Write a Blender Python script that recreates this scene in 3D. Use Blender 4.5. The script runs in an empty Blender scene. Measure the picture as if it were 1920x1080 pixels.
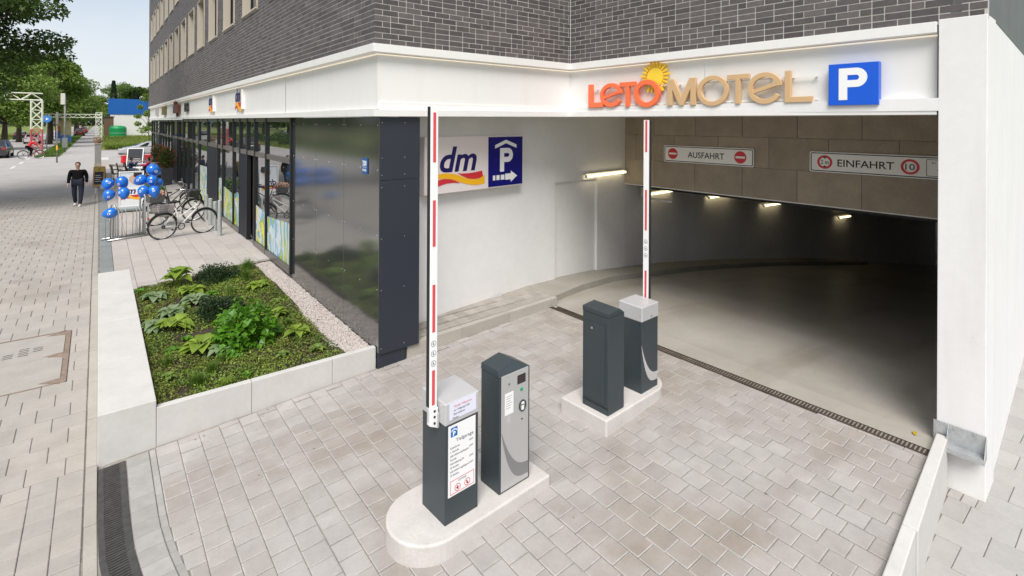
import bpy, bmesh, math, random
import numpy as np
from mathutils import Vector, Matrix
random.seed(7); rng = np.random.default_rng(7)
R = math.radians
D = bpy.data
SC = bpy.context.scene
COL = SC.collection

# ------------------------------------------------------------------ camera, sky, sun, exposure
CAM_H = 3.2; YAW = R(38.43); ROLL = R(0.29); FPX = 976.4; CYPX = 231.0
fwd = np.array([math.sin(YAW), math.cos(YAW), 0.0]); r0 = np.array([math.cos(YAW), -math.sin(YAW), 0.0]); u0 = np.array([0, 0, 1.0])
camR = r0 * math.cos(ROLL) + u0 * math.sin(ROLL); camU = -r0 * math.sin(ROLL) + u0 * math.cos(ROLL)
cd = D.cameras.new('camera'); cd.lens = FPX / 1920 * 36; cd.sensor_width = 36; cd.shift_y = -(540 - CYPX) / 1920
cd.clip_start = 0.05; cd.clip_end = 3000
cam = D.objects.new('camera', cd); COL.objects.link(cam)
cam.matrix_world = Matrix(((camR[0], camU[0], -fwd[0], 0), (camR[1], camU[1], -fwd[1], 0), (camR[2], camU[2], -fwd[2], CAM_H), (0, 0, 0, 1)))
SC.camera = cam

def project(P):
    q = np.asarray(P, float) - np.array([0, 0, CAM_H]); w = q @ fwd
    w = np.where(np.abs(w) < 1e-6, 1e-6, w)
    return 960 + FPX * (q @ camR) / w, CYPX - FPX * (q @ camU) / w, w

SUN_EL, SUN_AZ = R(52), R(222)          # azimuth measured from +Y towards +X
world = D.worlds.new('World'); SC.world = world; world.use_nodes = True
wn = world.node_tree.nodes; wl = world.node_tree.links; wn.clear()
sky = wn.new('ShaderNodeTexSky'); sky.sky_type = 'NISHITA'; sky.sun_disc = False
sky.sun_elevation = SUN_EL; sky.sun_rotation = SUN_AZ; sky.air_density = 1.0; sky.dust_density = 2.5; sky.ozone_density = 1.0
veil = wn.new('ShaderNodeMix'); veil.data_type = 'RGBA'; veil.inputs[7].default_value = (6.3, 6.5, 6.75, 1)   # thin high cloud
wtc = wn.new('ShaderNodeTexCoord'); wno = wn.new('ShaderNodeTexNoise'); wno.inputs['Scale'].default_value = 2.2; wno.inputs['Detail'].default_value = 5
wmr = wn.new('ShaderNodeMapRange'); wmr.inputs['From Min'].default_value = .3; wmr.inputs['From Max'].default_value = .7
wmr.inputs['To Min'].default_value = .28; wmr.inputs['To Max'].default_value = .72
bg = wn.new('ShaderNodeBackground'); bg.inputs[1].default_value = 0.085
wo = wn.new('ShaderNodeOutputWorld')
wl.new(wtc.outputs['Generated'], wno.inputs['Vector']); wl.new(wno.outputs[0], wmr.inputs[0])
wsx = wn.new('ShaderNodeSeparateXYZ'); wl.new(wtc.outputs['Generated'], wsx.inputs[0])
whz = wn.new('ShaderNodeMapRange'); whz.inputs[1].default_value = 0.; whz.inputs[2].default_value = .28; whz.inputs[3].default_value = .42; whz.inputs[4].default_value = 0.; whz.interpolation_type = 'SMOOTHSTEP'; wl.new(wsx.outputs[2], whz.inputs[0])
wad = wn.new('ShaderNodeMath'); wad.operation = 'ADD'; wad.use_clamp = True; wl.new(wmr.outputs[0], wad.inputs[0]); wl.new(whz.outputs[0], wad.inputs[1]); wl.new(wad.outputs[0], veil.inputs[0])
wl.new(sky.outputs[0], veil.inputs[6]); wl.new(veil.outputs[2], bg.inputs[0]); wl.new(bg.outputs[0], wo.inputs[0])
sd = D.lights.new('sun', 'SUN'); sd.energy = 2.1; sd.angle = R(32); sd.color = (1, .975, .945)
sun = D.objects.new('sun', sd); COL.objects.link(sun)
sv = Vector((math.sin(SUN_AZ) * math.cos(SUN_EL), math.cos(SUN_AZ) * math.cos(SUN_EL), math.sin(SUN_EL)))
sun.rotation_euler = sv.to_track_quat('Z', 'Y').to_euler()
vs = SC.view_settings; vs.view_transform = 'Standard'; vs.look = 'None'; vs.exposure = 0.84; vs.gamma = 1; vs.use_curve_mapping = False
SC.display_settings.display_device = 'sRGB'
SC.cycles.max_bounces = 12; SC.cycles.diffuse_bounces = 9; SC.cycles.glossy_bounces = 4; SC.cycles.caustics_reflective = False; SC.cycles.caustics_refractive = False
SC.cycles.use_denoising = True; SC.cycles.sample_clamp_indirect = 6

# ------------------------------------------------------------------ materials
MATS = {}
def mat(name, col, rough=.6, metal=0., var=0., vscale=6., bump=0., bscale=60., island=0., stain=None, emit=None, spec=.5, coat=0., ior=None, trans=0., alpha=None, col2=None, sheen=0.):
    """procedural principled material: base colour with soft noise variation, optional random tone per piece, optional stains"""
    m = D.materials.new(name); m.use_nodes = True; MATS[name] = m
    n = m.node_tree.nodes; l = m.node_tree.links; p = n['Principled BSDF']
    p.inputs['Base Color'].default_value = (*col, 1); p.inputs['Roughness'].default_value = rough; p.inputs['Metallic'].default_value = metal
    p.inputs['Specular IOR Level'].default_value = spec
    if ior: p.inputs['IOR'].default_value = ior
    if coat: p.inputs['Coat Weight'].default_value = coat; p.inputs['Coat Roughness'].default_value = .05
    if trans: p.inputs['Transmission Weight'].default_value = trans
    if emit: p.inputs['Emission Color'].default_value = (*emit[0], 1); p.inputs['Emission Strength'].default_value = emit[1]
    geo = n.new('ShaderNodeNewGeometry')
    cur = None
    def mixc(fac, a, b, mode='MIX'):
        x = n.new('ShaderNodeMix'); x.data_type = 'RGBA'; x.blend_type = mode
        if isinstance(fac, float): x.inputs[0].default_value = fac
        else: l.new(fac, x.inputs[0])
        for v, i in ((a, 6), (b, 7)):
            if isinstance(v, tuple): x.inputs[i].default_value = (*v[:3], 1)
            else: l.new(v, x.inputs[i])
        return x.outputs[2]
    def noise(scale, detail=4, rough_=.55, stretch=None):
        t = n.new('ShaderNodeTexNoise'); t.inputs['Scale'].default_value = scale; t.inputs['Detail'].default_value = detail; t.inputs['Roughness'].default_value = rough_
        if stretch:
            mp = n.new('ShaderNodeMapping'); mp.inputs['Scale'].default_value = stretch; l.new(geo.outputs['Position'], mp.inputs[0]); l.new(mp.outputs[0], t.inputs['Vector'])
        else: l.new(geo.outputs['Position'], t.inputs['Vector'])
        return t.outputs[0]
    def ramp(src, a, b):
        r_ = n.new('ShaderNodeMapRange'); r_.inputs[1].default_value = a; r_.inputs[2].default_value = b; l.new(src, r_.inputs[0]); return r_.outputs[0]
    if island:
        oi = n.new('ShaderNodeObjectInfo'); ad = n.new('ShaderNodeMath'); ad.operation = 'ADD'
        l.new(oi.outputs['Random'], ad.inputs[0]); l.new(geo.outputs['Random Per Island'], ad.inputs[1])
        fr = n.new('ShaderNodeMath'); fr.operation = 'FRACT'; l.new(ad.outputs[0], fr.inputs[0])
        c2 = col2 or tuple(c * (1 - island) for c in col)
        cur = mixc(fr.outputs[0], col, c2)
    if var:
        dark = tuple(c * (1 - var) for c in col)
        cur = mixc(ramp(noise(vscale), .3, .72), cur if cur is not None else col, dark) if cur is None else mixc(ramp(noise(vscale), .3, .72), cur, mixc(1.0, cur, (1 - var,) * 3, 'MULTIPLY'))
        cur = mixc(ramp(noise(vscale * 9, 3), .35, .75), cur, mixc(1.0, cur, (1 - var * .6,) * 3, 'MULTIPLY'))
    if stain:
        for st_ in stain:
            sc_, a, b, c = st_[:4]
            cur = mixc(ramp(noise(sc_, 5, .55, st_[4] if len(st_) > 4 else None), a, b), cur if cur is not None else col, mixc(1.0, cur if cur is not None else col, c, 'MULTIPLY'))
    if cur is not None: l.new(cur, p.inputs['Base Color'])
    if bump:
        b = n.new('ShaderNodeBump'); b.inputs['Strength'].default_value = bump; b.inputs['Distance'].default_value = .01
        l.new(noise(bscale, 5), b.inputs['Height']); l.new(b.outputs[0], p.inputs['Normal'])
    return m

def leaf_mat(name, a, b, rough=.5):
    m = mat(name, a, rough, island=.3, col2=b, var=.12, vscale=3)
    n = m.node_tree.nodes; l = m.node_tree.links; p = n['Principled BSDF']
    tr = n.new('ShaderNodeBsdfTranslucent'); mx = n.new('ShaderNodeMixShader'); mx.inputs[0].default_value = .35
    src = p.inputs['Base Color'].links[0].from_socket
    l.new(src, tr.inputs[0]); out = n['Material Output']
    l.new(p.outputs[0], mx.inputs[1]); l.new(tr.outputs[0], mx.inputs[2]); l.new(mx.outputs[0], out.inputs[0])
    return m

paver_m = mat('paver', (.455, .43, .41), .82, island=.2, col2=(.395, .37, .35), var=.13, vscale=5, bump=.35, bscale=160,
              stain=[(.55, .48, .66, (.83, .78, .72)), (1.7, .55, .72, (.88, .86, .82)), (2.6, .62, .8, (1.13, 1.13, 1.15)), (3.7, .70, .76, (1.3, 1.3, 1.3)), (.6, .48, .66, (.86, .82, .775), (.15, 2., 1))])
paveredge_m = mat('sanded_paver_edge', (.49, .46, .425), .9, var=.3, vscale=5, bump=.4, bscale=140)
paver2_m = mat('sidewalk_paver', (.435, .40, .355), .85, island=.2, col2=(.385, .36, .325), var=.12, vscale=4, bump=.35, bscale=160, stain=[(.5, .5, .7, (.86, .84, .82)), (3.1, .62, .8, (1.12, 1.13, 1.14))])
border_m = mat('border_paver', (.43, .415, .39), .85, island=.2, var=.16, vscale=9, bump=.35, bscale=150)
slab_m = mat('terrace_slab', (.50, .46, .42), .8, island=.12, var=.1, vscale=4, bump=.25, bscale=120)
joint_m = mat('joint_sand', (.36, .33, .29), .95, var=.45, vscale=2.5, bump=.5, bscale=90)
joint2_m = mat('joint_sand_light', (.30, .275, .24), .95, var=.5, vscale=3, bump=.5, bscale=90)
conc_m = mat('pale_concrete', (.60, .58, .55), .75, var=.1, vscale=2.2, bump=.15, bscale=45, stain=[(1.1, .58, .8, (.93, .92, .90)), (14, .66, .8, (.93, .92, .9))])
conc2_m = mat('island_concrete', (.62, .585, .55), .8, var=.13, vscale=4, bump=.3, bscale=50, stain=[(5, .6, .8, (.86, .83, .80))])
kerbc_m = mat('kerb_concrete', (.44, .41, .36), .85, island=.1, var=.14, vscale=3, bump=.3, bscale=70)
asphalt_m = mat('asphalt', (.17, .165, .16), .9, var=.2, vscale=1.2, bump=.4, bscale=120)
path_m = mat('path_asphalt', (.43, .405, .38), .9, var=.16, vscale=.8, bump=.3, bscale=90)
gfloor_m = mat('garage_floor', (.45, .425, .38), .40, var=.12, vscale=1.3, bump=.05, bscale=20, stain=[(.5, .45, .75, (.86, .83, .79)), (.7, .52, .66, (.86, .84, .81), (.2, 2.2, 1)), (3, .6, .8, (.92, .91, .9)), (9, .70, .74, (.8, .8, .8))])
brick_m = mat('dark_clinker_brick', (.155, .136, .132), .6, island=.45, col2=(.088, .076, .075), var=.25, vscale=14, bump=.4, bscale=90, spec=.45)
mortar_m = mat('mortar', (.60, .57, .54), .95, var=.15, vscale=12, bump=.4, bscale=150)
white_m = mat('white_metal_panel', (.80, .79, .765), .42, var=.03, vscale=1.2, stain=[(1.3, .55, .75, (.955, .95, .935), (2.5, 2.5, .25))])
plaster_m = mat('white_plaster', (.77, .76, .745), .85, var=.05, vscale=1.1, bump=.18, bscale=90, stain=[(1.6, .52, .72, (.95, .945, .93), (2.5, 2.5, .3)), (9, .68, .76, (.94, .93, .92))])
plaster2_m = mat('garage_plaster', (.80, .79, .775), .85, var=.07, vscale=.8, bump=.12, bscale=120)
greyplaster_m = mat('grey_green_plaster', (.135, .15, .145), .75, var=.2, vscale=2.5, bump=.15, bscale=30)
panel_m = mat('dark_facade_panel', (.05, .053, .053), .12, spec=1., ior=2.3)
paneln_m = mat('navy_facade_panel', (.026, .031, .043), .38, spec=.4)
pier_m = mat('navy_pier', (.012, .014, .024), .5, spec=.25)
alu_m = mat('dark_aluminium', (.018, .019, .021), .4, spec=.3)
trans_m = mat('bronze_aluminium', (.22, .205, .19), .3, metal=.7, var=.1, vscale=9)
glass_m = mat('shop_glass', (.018, .024, .026), .015, spec=1.0, ior=3.0)
frost_m = mat('window_glass', (.03, .035, .04), .03, spec=.8, ior=1.7)
beige_m = mat('beige_metal', (.52, .465, .38), .5, var=.04, vscale=3)
beam_m = mat('wood_wool_board', (.47, .395, .31), .95, island=.18, var=.2, vscale=3, bump=.8, bscale=260, stain=[(160, .55, .75, (.62, .6, .58))])
anth_m = mat('anthracite_powder_coat', (.037, .050, .057), .38, spec=.5, var=.08, vscale=5)
silver_m = mat('silver_powder_coat', (.56, .56, .56), .38, metal=.25, var=.04, vscale=4)
silver2_m = mat('silver_front', (.50, .50, .49), .32, metal=.35)
greyprint_m = mat('grey_print', (.20, .20, .195), .4)
galv_m = mat('galvanised_steel', (.58, .60, .60), .45, metal=.5, var=.25, vscale=14)
steel_m = mat('brushed_steel', (.55, .55, .54), .3, metal=.9, var=.08, vscale=20)
iron_m = mat('cast_iron', (.11, .105, .10), .6, metal=.4, var=.35, vscale=18, bump=.3, bscale=120)
rust_m = mat('rusty_iron', (.10, .075, .055), .75, metal=.2, var=.4, vscale=10, bump=.4, bscale=120)
black_m = mat('black_plastic', (.015, .015, .016), .45)
blackhole_m = mat('channel_dark', (.01, .01, .01), .9)
pw_m = mat('white_paint', (.84, .84, .83), .35)
red_m = mat('signal_red', (.62, .035, .045), .4)
redbar_m = mat('red_stripe', (.66, .07, .085), .4)
text_m = mat('black_print', (.02, .02, .02), .5)
paper_m = mat('white_paper', (.80, .80, .80), .6)
paper2_m = mat('lilac_paper', (.70, .70, .80), .6)
blue_m = mat('parking_blue', (.008, .10, .62), .35)
navy_m = mat('navy_sign_blue', (.008, .008, .16), .3)
navytext_m = mat('navy_print', (.015, .01, .11), .4)
lightbox_m = mat('sign_lightbox', (.78, .71, .69), .45)
yellow_m = mat('warm_yellow', (.90, .47, .015), .45)
sunyel_m = mat('sun_yellow', (.90, .58, .03), .42)
sunyel2_m = mat('sun_gold', (.90, .64, .05), .42)
orange_m = mat('letter_orange', (.88, .17, .06), .42)
tan_m = mat('letter_tan', (.60, .40, .21), .45)
soil_m = mat('soil', (.062, .043, .028), .95, var=.5, vscale=14, bump=1., bscale=70)
gravel_m = mat('white_gravel', (.60, .55, .51), .85, island=.55, col2=(.40, .345, .31), var=.1, vscale=30)
bark_m = mat('bark', (.085, .062, .045), .9, var=.3, vscale=8, bump=.8, bscale=25)
tube_m = mat('fluorescent_tube', (.9, .88, .8), .4, emit=((1, .84, .50), 2.6))
led_m = mat('warm_led_line', (.9, .85, .75), .4, emit=((1, .86, .70), .3))
lamph_m = mat('lamp_housing', (.55, .54, .5), .5)
leafA_m = leaf_mat('leaf_maple', (.10, .18, .028), (.055, .105, .018))
leafB_m = leaf_mat('leaf_linden', (.235, .35, .055), (.14, .225, .036))
leafC_m = leaf_mat('leaf_dark', (.055, .095, .04), (.035, .065, .03))
hosta_m = leaf_mat('leaf_lime', (.30, .42, .05), (.20, .31, .035), .42)
hostab_m = leaf_mat('leaf_bluegreen', (.20, .31, .13), (.30, .38, .20), .42)
bush_m = leaf_mat('leaf_bright', (.14, .34, .02), (.08, .22, .014), .4)
yew_m = leaf_mat('leaf_box', (.04, .08, .022), (.022, .048, .014), .5)
cover_m = leaf_mat('leaf_cover', (.30, .33, .06), (.13, .18, .03), .6)
grass_m = leaf_mat('grass_blade', (.13, .23, .025), (.08, .155, .016), .55)
meadow_m = leaf_mat('meadow_blade', (.27, .33, .05), (.18, .25, .04), .6)
meadowg_m = mat('meadow_ground', (.20, .25, .05), .95, var=.35, vscale=.6, bump=.6, bscale=8)
skin_m = mat('skin', (.50, .31, .23), .5)
hair_m = mat('dark_hair', (.035, .018, .012), .5)
cloth_black_m = mat('black_cloth', (.006, .006, .007), .9, spec=.15)
jeans_m = mat('navy_jeans', (.008, .010, .026), .8)
shoe_m = mat('white_shoe', (.7, .7, .68), .5)
cloth_blue_m = mat('blue_cloth', (.02, .04, .13), .8)
cloth_pink_m = mat('pink_cloth', (.55, .02, .12), .8)
cloth_grey_m = mat('grey_cloth', (.2, .19, .19), .8)
cloth_red_m = mat('red_cloth', (.62, .02, .03), .8)
lightjean_m = mat('light_jeans', (.22, .30, .40), .8)
balloon_m = mat('balloon_blue', (.004, .15, .62), .18, coat=.6, spec=.6)
rubber_m = mat('rubber', (.018, .018, .018), .7)
bikew_m = mat('bike_white', (.74, .74, .73), .3, coat=.4)
bikeb_m = mat('bike_black', (.015, .015, .016), .3, coat=.4)
wicker_m = mat('wire_basket', (.16, .16, .16), .4, metal=.6)
woodlt_m = mat('pale_wood', (.52, .30, .12), .6, var=.15, vscale=15)
chalk_m = mat('chalkboard', (.03, .035, .045), .7, var=.3, vscale=20)
chalkw_m = mat('chalk', (.6, .6, .6), .9)
rattan_m = mat('dark_rattan', (.03, .024, .02), .6)
potdark_m = mat('dark_planter', (.042, .042, .046), .5)
flower_m = leaf_mat('red_flower', (.45, .04, .03), (.30, .10, .04))
carpaint_dark_m = mat('car_dark', (.035, .037, .042), .25, metal=.3, coat=.8)
carpaint_silver_m = mat('car_silver', (.50, .50, .51), .28, metal=.4, coat=.8)
carpaint_white_m = mat('car_white', (.72, .72, .72), .25, coat=.8)
carpaint_red_m = mat('car_red', (.42, .02, .025), .25, coat=.8)
carglass_m = mat('car_glass', (.012, .014, .016), .04, spec=.9)
lampred_m = mat('tail_light', (.50, .01, .02), .2, coat=.5)
truss_m = mat('white_truss', (.74, .75, .62), .45)
trussred_m = mat('red_truss', (.50, .11, .12), .5)
hoardb_m = mat('blue_hoarding', (.004, .10, .38), .45)
hoardw_m = mat('white_hoarding', (.72, .71, .69), .6, var=.06, vscale=.3)
green_m = mat('green_container', (.0, .26, .07), .5)
pole_m = mat('grey_pole', (.24, .25, .22), .6, var=.2, vscale=5)
rdsign_m = mat('road_sign_blue', (.05, .22, .60), .4)
roadpaint_m = mat('road_paint', (.62, .62, .60), .8)

def decal_mat():
    m = D.materials.new('window_poster_print'); m.use_nodes = True; n = m.node_tree.nodes; l = m.node_tree.links; p = n['Principled BSDF']
    p.inputs['Roughness'].default_value = .25
    g = n.new('ShaderNodeNewGeometry'); no = n.new('ShaderNodeTexNoise'); no.inputs['Scale'].default_value = 1.15; no.inputs['Detail'].default_value = 4; no.inputs['Distortion'].default_value = 1.4
    mp = n.new('ShaderNodeMapping'); mp.inputs['Scale'].default_value = (1, 1.6, .8); l.new(g.outputs['Position'], mp.inputs[0]); l.new(mp.outputs[0], no.inputs['Vector'])
    cr = n.new('ShaderNodeValToRGB'); e = cr.color_ramp; e.interpolation = 'CONSTANT'
    cols = [(0, (.70, .66, .05)), (.40, (.30, .46, .05)), (.45, (.20, .45, .62)), (.50, (.62, .72, .78)), (.56, (.66, .60, .50)), (.60, (.72, .70, .08)), (.66, (.10, .36, .55))]
    e.elements[0].position = 0; e.elements[0].color = (*cols[0][1], 1); e.elements[1].position = cols[1][0]; e.elements[1].color = (*cols[1][1], 1)
    for pos, c in cols[2:]:
        x = e.elements.new(pos); x.color = (*c, 1)
    l.new(no.outputs[0], cr.inputs[0]); l.new(cr.outputs[0], p.inputs['Base Color']); return m
decal_m = decal_mat()

# ------------------------------------------------------------------ mesh helpers
class MB:
    def __init__(s): s.v = []; s.f = []; s.mi = []
    def add(s, vs, fs, mi=0, M=None):
        o = len(s.v)
        s.v += [tuple(M @ Vector(p)) for p in vs] if M is not None else [tuple(p) for p in vs]
        s.f += [tuple(i + o for i in f) for f in fs]; s.mi += [mi] * len(fs); return s
    def box(s, x0, x1, y0, y1, z0, z1, mi=0, M=None):
        return s.add([(x0, y0, z0), (x1, y0, z0), (x1, y1, z0), (x0, y1, z0), (x0, y0, z1), (x1, y0, z1), (x1, y1, z1), (x0, y1, z1)],
                     [(0, 3, 2, 1), (4, 5, 6, 7), (0, 1, 5, 4), (1, 2, 6, 5), (2, 3, 7, 6), (3, 0, 4, 7)], mi, M)
    def hexa(s, b, t, mi=0):
        """solid between a bottom ring b and a top ring t of equal length (counter-clockwise from above)"""
        n = len(b); o = len(s.v); s.v += [tuple(p) for p in b] + [tuple(p) for p in t]
        fs = [tuple(o + i for i in reversed(range(n))), tuple(o + n + i for i in range(n))] + [(o + i, o + (i + 1) % n, o + n + (i + 1) % n, o + n + i) for i in range(n)]
        s.f += fs; s.mi += [mi] * len(fs); return s
    def prism(s, pts, y0, y1, mi=0, M=None):
        """2D outline (x,z), counter-clockwise as seen from -y, extruded from y0 (front) to y1 (back)"""
        n = len(pts); vs = [(p[0], y0, p[1]) for p in pts] + [(p[0], y1, p[1]) for p in pts]
        fs = [tuple(range(n)), tuple(reversed(range(n, 2 * n)))] + [(i, n + i, n + (i + 1) % n, (i + 1) % n) for i in range(n)]
        return s.add(vs, fs, mi, M)
    def strip(s, A, B, y0, y1, mi=0, closed=False, M=None):
        """ribbon between two 2D polylines (x,z) extruded in y (rings, arcs, curved ribbons)"""
        n = len(A); vs = []
        for p, q in zip(A, B): vs += [(p[0], y0, p[1]), (q[0], y0, q[1]), (q[0], y1, q[1]), (p[0], y1, p[1])]
        fs = []
        for i in range(n if closed else n - 1):
            a = 4 * i; b = 4 * ((i + 1) % n)
            for k in range(4): fs.append((a + k, b + k, b + (k + 1) % 4, a + (k + 1) % 4))
        if not closed: fs += [(0, 1, 2, 3), (4 * n - 1, 4 * n - 2, 4 * n - 3, 4 * n - 4)]
        return s.add(vs, fs, mi, M)
    def tube(s, path, r, seg=8, mi=0, closed=False, r2=None):
        P = [Vector(p) for p in path]; n = len(P); o = len(s.v); up = Vector((.013, .02, 1)).normalized(); rings = []
        for i, p in enumerate(P):
            if closed: t = P[(i + 1) % n] - P[i - 1]
            else: t = P[min(i + 1, n - 1)] - P[max(i - 1, 0)]
            t.normalize(); a = t.cross(up)
            if a.length < .1: a = t.cross(Vector((1, 0, 0)))
            a.normalize(); b = a.cross(t); rr = r if r2 is None else r + (r2 - r) * i / max(1, n - 1)
            for k in range(seg):
                an = 2 * math.pi * k / seg; s.v.append(tuple(p + a * (math.cos(an) * rr) + b * (math.sin(an) * rr)))
        for i in range(n if closed else n - 1):
            for k in range(seg):
                j = (i + 1) % n
                s.f.append((o + i * seg + k, o + i * seg + (k + 1) % seg, o + j * seg + (k + 1) % seg, o + j * seg + k)); s.mi.append(mi)
        if not closed:
            s.f.append(tuple(o + k for k in reversed(range(seg)))); s.f.append(tuple(o + (n - 1) * seg + k for k in range(seg))); s.mi += [mi, mi]
        return s
    def lathe(s, prof, seg=16, mi=0, M=None, cap=True):
        vs = []; fs = []; n = len(prof)
        for (r, z) in prof:
            for k in range(seg): a = 2 * math.pi * k / seg; vs.append((r * math.cos(a), r * math.sin(a), z))
        for i in range(n - 1):
            for k in range(seg): fs.append((i * seg + k, i * seg + (k + 1) % seg, (i + 1) * seg + (k + 1) % seg, (i + 1) * seg + k))
        if cap: fs += [tuple(reversed(range(seg))), tuple((n - 1) * seg + k for k in range(seg))]
        return s.add(vs, fs, mi, M)
    def disc(s, c, r, y0, y1, seg=28, mi=0, M=None):
        return s.prism([(c[0] + r * math.cos(2 * math.pi * k / seg), c[1] + r * math.sin(2 * math.pi * k / seg)) for k in range(seg)], y0, y1, mi, M)
    def ring(s, c, ro, ri, y0, y1, seg=40, mi=0, sx=1., M=None):
        A = [(c[0] + sx * ro * math.cos(2 * math.pi * k / seg), c[1] + ro * math.sin(2 * math.pi * k / seg)) for k in range(seg)]
        B = [(c[0] + sx * ri * math.cos(2 * math.pi * k / seg), c[1] + ri * math.sin(2 * math.pi * k / seg)) for k in range(seg)]
        return s.strip(A, B, y0, y1, mi, True, M)
    def build(s, name, mats, parent=None, bevel=0., smooth=False, segs=2, fix=True):
        me = D.meshes.new(name); me.from_pydata(s.v, [], s.f)
        if not isinstance(mats, (list, tuple)): mats = [mats]
        for m in mats: me.materials.append(m)
        me.polygons.foreach_set('material_index', s.mi)
        if fix or bevel:
            bm = bmesh.new(); bm.from_mesh(me)
            if fix: bmesh.ops.recalc_face_normals(bm, faces=bm.faces)
            if bevel:
                ed = [e for e in bm.edges if len(e.link_faces) == 2 and e.calc_face_angle(0) > .5]
                bmesh.ops.bevel(bm, geom=ed, offset=bevel, segments=segs, affect='EDGES', profile=.5, clamp_overlap=True)
            bm.to_mesh(me); bm.free()
        if smooth is True: me.polygons.foreach_set('use_smooth', [True] * len(me.polygons))
        elif smooth: me.shade_smooth_by_angle(angle=R(smooth)) if hasattr(me, 'shade_smooth_by_angle') else None
        me.update()
        return link(name, me, parent)

def link(name, me, parent=None):
    o = D.objects.new(name, me); COL.objects.link(o)
    if parent is not None: o.parent = parent
    return o
def tag(o, label=None, cat=None, group=None, kind=None):
    if label: o['label'] = label
    if cat: o['category'] = cat
    if group: o['group'] = group
    if kind: o['kind'] = kind
    return o
def thing(name, label, cat, loc=(0, 0, 0), rotz=0., group=None, kind=None):
    o = D.objects.new(name, None); COL.objects.link(o); o.location = loc; o.rotation_euler = (0, 0, rotz); o.empty_display_size = .1
    return tag(o, label, cat, group, kind)
def copy_tree(o, parent=None):
    c = o.copy(); COL.objects.link(c)
    if parent is not None: c.parent = parent
    for ch in list(o.children): copy_tree(ch, c)
    return c
def place(o, name, parent, loc, rot=(0, 0, 0)):
    c = D.objects.new(name, o); COL.objects.link(c); c.parent = parent; c.location = loc; c.rotation_euler = rot; return c
def raw_mesh(name, V, F, m, parent=None, mi=None):
    """fast mesh from numpy: V (n,3), F (m,k)"""
    me = D.meshes.new(name); V = np.asarray(V, np.float32); F = np.asarray(F, np.int32); k = F.shape[1]
    me.vertices.add(len(V)); me.vertices.foreach_set('co', V.ravel())
    me.loops.add(F.size); me.loops.foreach_set('vertex_index', F.ravel())
    me.polygons.add(len(F)); me.polygons.foreach_set('loop_start', np.arange(0, F.size, k, dtype=np.int32))
    for x in (m if isinstance(m, (list, tuple)) else [m]): me.materials.append(x)
    if mi is not None: me.polygons.foreach_set('material_index', np.asarray(mi, np.int32))
    me.update(calc_edges=True); me.validate(); me.shade_flat()
    return link(name, me, parent)
def text_part(name, body, size, m, parent, at=(0, 0), y=-.002, ext=.0015, shear=0., bold=0., width=None, align='CENTER', spacing=1., label=None):
    cu = D.curves.new(name, 'FONT'); cu.body = body; cu.size = size; cu.shear = shear; cu.offset = bold; cu.extrude = ext; cu.space_character = spacing
    cu.resolution_u = 4
    to = D.objects.new(name, cu); COL.objects.link(to)
    dg = bpy.context.evaluated_depsgraph_get(); dg.update(); me = D.meshes.new_from_object(to.evaluated_get(dg)); D.objects.remove(to); D.curves.remove(cu)
    n = len(me.vertices); co = np.empty(n * 3, np.float32); me.vertices.foreach_get('co', co); co = co.reshape(-1, 3)
    x0, x1 = co[:, 0].min(), co[:, 0].max()
    sx = 1. if width is None else width / (x1 - x0)
    ox = {'CENTER': (x0 + x1) / 2, 'LEFT': x0, 'RIGHT': x1}[align]
    out = np.stack([(co[:, 0] - ox) * sx + at[0], y - co[:, 2], co[:, 1] + at[1]], 1)
    me.vertices.foreach_set('co', out.ravel().astype(np.float32)); me.materials.clear(); me.materials.append(m); me.update(); me.name = name
    o = link(name, me, parent)
    if label: o['label'] = label
    return o
def arc(c, r, a0, a1, n=24, sx=1.):
    return [(c[0] + sx * r * math.cos(R(a0 + (a1 - a0) * k / n)), c[1] + r * math.sin(R(a0 + (a1 - a0) * k / n))) for k in range(n + 1)]
def rrect(x0, x1, z0, z1, r, n=5):
    p = []
    for cx, cz, a in ((x1 - r, z1 - r, 0), (x0 + r, z1 - r, 90), (x0 + r, z0 + r, 180), (x1 - r, z0 + r, 270)): p += arc((cx, cz), r, a, a + 90, n)
    return list(reversed(p)) if False else p
def letter_P(h, w, t):
    """outline strips of a bold sans P of height h: returns an MB in x,z"""
    mb = MB(); r = h * .30; cz = h - r
    mb.box(0, t, -.5, .5, 0, h)
    xo = w - r
    A = [(t * .5, h)] + arc((xo, cz), r, 90, -90, 18) + [(t * .5, h - 2 * r)]
    ri = r - t * .92
    B = [(t * .5, h - t * .92)] + arc((xo, cz), ri, 90, -90, 18) + [(t * .5, h - 2 * r + t * .92)]
    mb.strip(A, B, -.498, .498); return mb
def flat_y(mb, y0, y1, off=(0, 0)):
    """remap an MB built with y in about [-.5,.5] to the slab y0..y1 and shift x,z"""
    mb.v = [(p[0] + off[0], (y0 + y1) / 2 + p[1] * (y1 - y0), p[2] + off[1]) for p in mb.v]; return mb
# ================================================================== SETTING
def Zs(y):                       # pavement along the street: low at the driveway, rising to the terrace
    t = min(1, max(0, (y - 6.8) / 7.2)); return -.552 + .502 * t
def zd(x): return -.545 + .047 * x          # driveway climbs gently to the garage
GA = R(-1.77)
S2 = Vector((-math.sin(GA), -math.cos(GA), 0)); N2 = Vector((-math.cos(GA), math.sin(GA), 0))   # garage front: run direction, outward normal
C0 = Vector((7.0, 7.049, 0))                # inner corner of the brickwork
def seg2(s, off=0., z=0.): p = C0 + S2 * s - N2 * off; return (p.x, p.y, z)
def drain_x(y): return 6.60 + (7.2 - y) * .0262

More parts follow.
